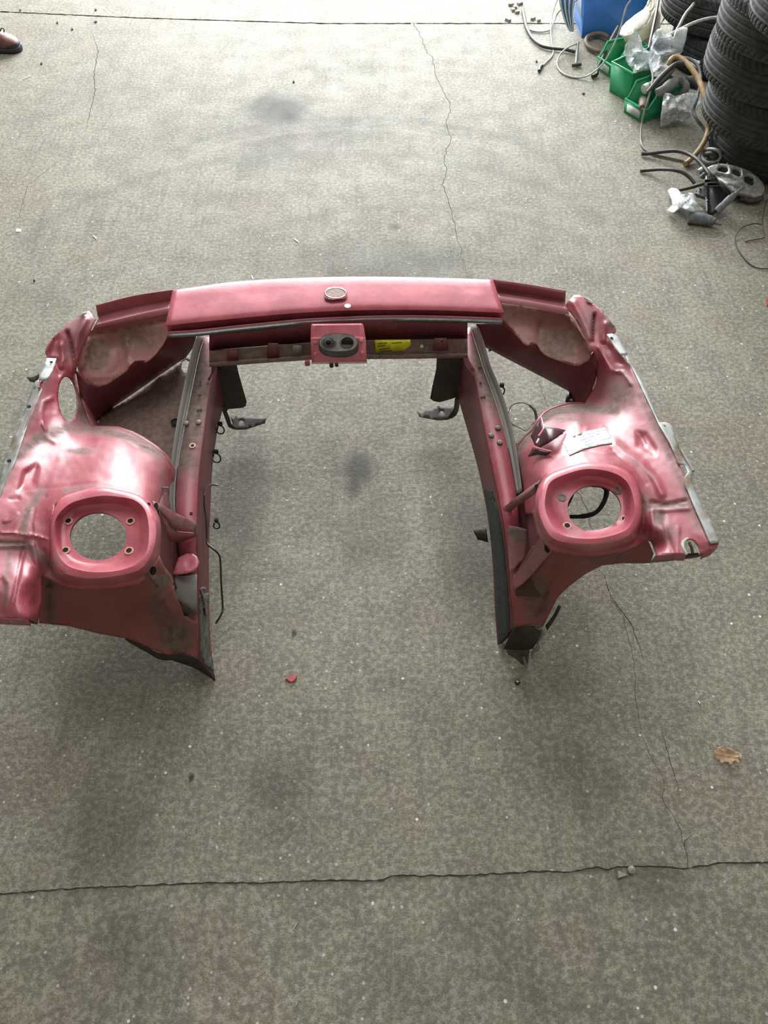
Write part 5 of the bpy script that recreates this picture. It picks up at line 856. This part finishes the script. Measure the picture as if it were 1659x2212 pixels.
for k_, (cx_, cy_, w_, h_) in enumerate(((1561, 366, 13, 10), (1592, 372, 13, 11), (1619, 389, 14, 13))):
    q_ = [P(cx_ + w_ * math.cos(a), cy_ + 1 + h_ * math.sin(a), .064 if k_ < 2 else .058) for a in np.linspace(0, 2 * math.pi, 10, endpoint=False)]; mk('port_hollow', q_, [tuple(range(10))[::-1]], DARK, m_, 30)
m2 = thing('metal_clamp', 'dull metal clamp ring between the tan hose and the tyre', 'car part', tuple(P(1535, 345)))
tube('clamp_ring', [(1520, 325, .03), (1535, 322, .06), (1552, 326, .07), (1557, 338, .05), (1550, 348, .03), (1532, 352, .02), (1518, 345, .02), (1516, 334, .025), (1520, 325, .03)], .008, MET, m2, 8)
tube('clamp_inner', [(1524, 334, .03), (1538, 332, .05), (1548, 338, .04), (1540, 346, .02), (1526, 344, .02)], .012, DMET, m2, 8)
pb = thing('ignition_plug_block', 'black ribbed plug block lying on the grey casting', 'car part', tuple(P(1545, 445)))
sheet('block_body', [(1524, 380), (1534, 376), (1544, 378), (1552, 392), (1560, 408), (1572, 425), (1566, 440), (1552, 452), (1538, 462), (1526, 456), (1524, 430), (1512, 425), (1500, 420), (1504, 410), (1520, 404)], [(1524, 380, .09), (1544, 378, .09), (1572, 425, .06), (1538, 462, .03), (1504, 410, .04), (1540, 415, .08)], CL, pb, step=4, thick=.02, bumps=[('r', [(1522, 388), (1550, 386)], 2, .008), ('r', [(1524, 396), (1556, 394)], 2, .008), ('r', [(1525, 404), (1560, 402)], 2, .008), ('r', [(1526, 400), (1529, 455)], 3, .01)])
tube('block_lead', [(1522, 400, .06), (1526, 425, .06), (1527, 456, .04)], .004, GH, pb, 6)
one('plug_body', 'grey cylindrical plug with a thin tip, lying left, nearest the camera', 'car part', [(1487, 470, .024), (1500, 471, .024), (1520, 474, .024), (1538, 478, .024), (1546, 481, .024), (1559, 485, .024)], .024, GC, 'grey plugs', prof=[1, 1, 1, .98, .92, .9, .72, .3, .22], n=18, seg=27)
one('plug_body', 'grey cylindrical plug with a pale tip, leaning on the casting', 'car part', [(1547, 457, .03), (1558, 447, .045), (1574, 432, .06), (1590, 418, .075), (1604, 404, .09)], .0165, GC, 'grey plugs', prof=[1, 1, .94, 1, .98, .8, .55, .3, .2], n=18, seg=27)
one('rod', 'black pen-like rod across the small crumpled bag', 'rod', [(1468, 411, .05), (1490, 406, .055), (1510, 400, .06), (1526, 395, .065)], .007, DH, gc)
# ---------------------------------------------------------------- shoe
LEA = simple('brown_red_leather', (.20, .085, .07), .5, var=.35, sc=14); SOLE = simple('dark_navy_sole', (.022, .024, .034), .55); LACE = simple('black_lace', (.02, .02, .02), .7)
sp = P(40, 118); sh = thing('shoe', 'brown leather shoe with a dark toe cap, cut by the left photo edge', 'shoe', (sp.x - .15, sp.y, 0))
def shoe_ring(x, w_, zb, zt, k=18, p=2.6):
    out = []
    for i in range(k):
        a = 2 * math.pi * i / k; ca, sa = math.cos(a), math.sin(a)
        y = math.copysign(abs(ca) ** (2 / p), ca) * w_ / 2; z = (zb + zt) / 2 + math.copysign(abs(sa) ** (2 / p), sa) * (zt - zb) / 2
        out.append((sp.x + x, sp.y + .050 + y * 1 - .10 * x * .3, z))
    return np.array(out)
S1 = [(-.30, .05, .02, .10), (-.285, .07, .012, .115), (-.24, .078, .012, .12), (-.18, .076, .012, .115), (-.13, .082, .012, .105), (-.09, .092, .012, .095), (-.055, .098, .012, .082), (-.03, .09, .014, .072), (-.012, .072, .016, .062), (-.002, .045, .02, .05), (.002, .01, .03, .038)]
loft('shoe_upper', [shoe_ring(*s_) for s_ in S1], LEA, sh, n=0, closed=True, thick=0, fan=True, ang=60)
loft('sole', [shoe_ring(x, w_ * 1.06, 0, .03, p=4) for x, w_ in ((-.305, .04), (-.29, .075), (-.2, .08), (-.1, .094), (-.05, .10), (-.02, .088), (0, .062), (.008, .03))], SOLE, sh, n=0, closed=True, thick=0, fan=True, ang=50)
loft('toe_cap', [shoe_ring(x, w_ * 1.03, zb, zt * 1.03) for x, w_, zb, zt in ((-.052, .098, .012, .060), (-.03, .09, .014, .058), (-.012, .074, .016, .055), (.0, .047, .02, .047), (.004, .012, .03, .038))], SOLE, sh, n=0, closed=True, thick=0, fan=True, ang=60)
for k in range(4): x = sp.x - .085 - k * .022; tube('shoe_lace', [(x, sp.y + .02, .095 + k * .004), (x - .004, sp.y + .05, .103 + k * .005), (x - .008, sp.y + .08, .094 + k * .004)], .003, LACE, sh, 6, seg=8, px=False)
tube('lace_loop', [(sp.x - .078, sp.y + .05, .098), (sp.x - .060, sp.y + .044, .118), (sp.x - .052, sp.y + .05, .108), (sp.x - .062, sp.y + .055, .092)], .003, LACE, sh, 6, px=False)
# ---------------------------------------------------------------- small litter
LF = simple('dry_oak_leaf', (.46, .30, .18), .7, var=.3, sc=60)
lo = [(1543, 1632), (1543, 1622), (1549, 1620), (1550, 1615), (1556, 1613), (1560, 1618), (1568, 1620), (1570, 1615), (1578, 1616), (1584, 1620), (1587, 1624), (1593, 1624), (1600, 1628), (1604, 1634), (1604, 1640), (1600, 1640), (1599, 1635), (1594, 1638), (1599, 1648), (1595, 1650), (1589, 1643), (1583, 1646), (1582, 1653), (1577, 1653), (1573, 1646), (1565, 1646), (1560, 1650), (1556, 1648), (1555, 1641), (1547, 1639)]
o = sheet('oak_leaf', lo, [(1543, 1632, .012), (1556, 1613, .018), (1604, 1634, .016), (1577, 1653, .010), (1575, 1632, .007), (1598, 1648, .012)], LF, None, step=3, thick=.0006, bumps=[('r', [(1546, 1628), (1575, 1633), (1600, 1637)], 1.6, .002), ('r', [(1562, 1631), (1558, 1618)], 1.3, .0015), ('r', [(1575, 1633), (1578, 1650)], 1.3, .0015)], rough=.003); tag(o, 'dry tan oak leaf lying on the floor at the lower right', 'leaf')
def chip(name, label, cat_, pts, h, mat, group=None):
    q = [P(u, v, 0) for u, v in pts]; n = len(q); c0 = sum(q, Vector()) / n; z = Vector((0, 0, h)); V = [p + Vector((0, 0, .0005)) for p in q] + [c0 + (p - c0) * .8 + z for p in q]
    ar = sum((q[i] - c0).cross(q[(i + 1) % n] - c0).z for i in range(n)); F_ = [tuple(range(n)), tuple(range(2 * n - 1, n - 1, -1))] + [(i, n + i, n + (i + 1) % n, (i + 1) % n) for i in range(n)]
    if ar > 0: F_ = [tuple(reversed(f)) for f in F_]
    return tag(mk(name, V, F_, mat, None, 30, None, (c0.x, c0.y, 0)), label, cat_, group)
WC = simple('pale_chip', (.75, .74, .70), .6); ST = simple('grey_stone', (.30, .30, .26), .8, sc=80); RD = simple('red_shard', (.42, .07, .08), .4); DK = simple('dark_crumb', (.03, .03, .025), .8)
chip('plastic_shard', 'small red painted shard on the floor between the rails', 'shard', [(616, 1468), (622, 1463), (630, 1461), (637, 1457), (642, 1461), (641, 1468), (634, 1475), (626, 1476)], .006, RD)
chip('paper_scrap', 'tiny white square scrap at the left, above the car front', 'scrap', [(34, 494), (46, 495), (45, 502), (34, 502)], .003, WC)
chip('nut', 'tiny dark nut with a white glint below the right rail end', 'nut', [(1111, 1474), (1115, 1470), (1121, 1470), (1124, 1475), (1121, 1480), (1114, 1480)], .006, DK)
chip('nut_glint', 'tiny white glint on the small dark nut', 'chip', [(1114, 1473), (1119, 1472), (1121, 1476), (1115, 1477)], .0075, WC)  # highlight of the nut, modelled as a small white plate
chip('stone_chip', 'triangular grey stone chip by the slab joint', 'stone', [(1332, 1879), (1334, 1898), (1345, 1895), (1359, 1891)], .006, ST)
lathe_p = P(1363, 1880); o = lathe('pebble', lathe_p, (0, 0, 1), [(.004, 0), (.009, .003), (.009, .007), (.004, .010)], ST, None, 10, tuple(lathe_p)); tag(o, 'round pebble in the slab joint beside the triangular chip', 'stone')
chip('red_scrap', 'small bright red scrap at the right photo edge', 'scrap', [(1654, 648), (1662, 642), (1668, 650), (1664, 664), (1656, 662)], .01, RD)
gl = 'crumbled leaf litter at the far joint'
for i, (u, v) in enumerate(((1103, 12), (1112, 18), (1122, 10), (1108, 24), (1118, 28), (1098, 45), (1150, 42), (1163, 46))):
    r_ = random.Random(i); pts = [(u + 7 * math.cos(a) * r_.uniform(.5, 1.2), v + 4 * math.sin(a) * r_.uniform(.5, 1.2)) for a in np.linspace(0, 2 * math.pi, 8, endpoint=False)]
    chip('leaf_fragment', 'dry grey leaf fragment ' + ['at the far joint, upper left of the cluster', 'at the far joint, middle of the cluster', 'at the far joint, upper right of the cluster', 'at the far joint, lower left of the cluster', 'touching the black curved hose end', 'leftmost below the cluster, on the joint', 'between the two white cables, left one', 'between the two white cables, right one'][i], 'leaf fragment', pts, .014, simple('grey_leaf', (.26, .23, .20), .8) if i == 0 else bpy.data.materials['grey_leaf'], gl)
gd = 'dark crumbs on the far floor'
for i, (u, v) in enumerate(((156, 64), (207, 22), (207, 48), (90, 138), (634, 178), (1159, 134), (1260, 203), (74, 607), (1450, 1160), (124, 50), (44, 23))):
    r_ = random.Random(i + 40); pts = [(u + 3.2 * math.cos(a) * r_.uniform(.6, 1.2), v + 2.6 * math.sin(a) * r_.uniform(.6, 1.2)) for a in np.linspace(0, 2 * math.pi, 6, endpoint=False)]
    chip('grit_crumb', 'tiny dark crumb of grit ' + ['right of the shoe toe', 'at the far left joint, upper', 'at the far left joint, lower', 'below and right of the shoe', 'by the dark oil stain', 'on the floor left of the bins', 'below the green bins, on bare floor', 'beside the left corner of the car front', 'by the right cut edge of the car front', 'above and right of the shoe', 'straight above the shoe'][i], 'grit', pts, .006, DK, gd)
gw = 'pale splinters on the floor'
for i, (u, v, du, dv) in enumerate(((58, 168, 9, -5), (26, 744, 4, -3), (638, 2000, 6, -10), (640, 2168, 3, -6), (1510, 1518, 3, 2), (1180, 890, 3, 2), (640, 520, 6, 3), (205, 513, 5, 3), (545, 600, 3, 4), (104, 660, 3, -5))):
    chip('pale_splinter', 'pale splinter ' + ['below the brown shoe', 'left of the left wing bracket', 'on the near slab, long and thin', 'at the bottom photo edge', 'right of the right rail end, on the main slab', 'beside the crack inside the right rail', 'above the front top panel', 'right of the white square scrap', 'above the left end of the front top panel', 'left of the left headlamp corner'][i], 'chip', [(u - du, v - dv), (u - du + 2, v - dv - 2), (u + du, v + dv), (u + du - 2, v + dv + 2)], .003, WC, gw)
decal('underseal_strip', [(1046, 1060), (1062, 1058), (1076, 1100), (1088, 1170), (1096, 1250), (1101, 1330), (1101, 1362), (1092, 1384), (1083, 1392), (1078, 1386), (1072, 1320), (1068, 1230), (1061, 1150), (1053, 1095)], UND, .0015, 5, thick=.002)
decal('underseal_strip', [(430, 1285), (451, 1280), (454, 1370), (461, 1450), (446, 1440), (432, 1415)], UND2, .0015, 5, thick=.0015)
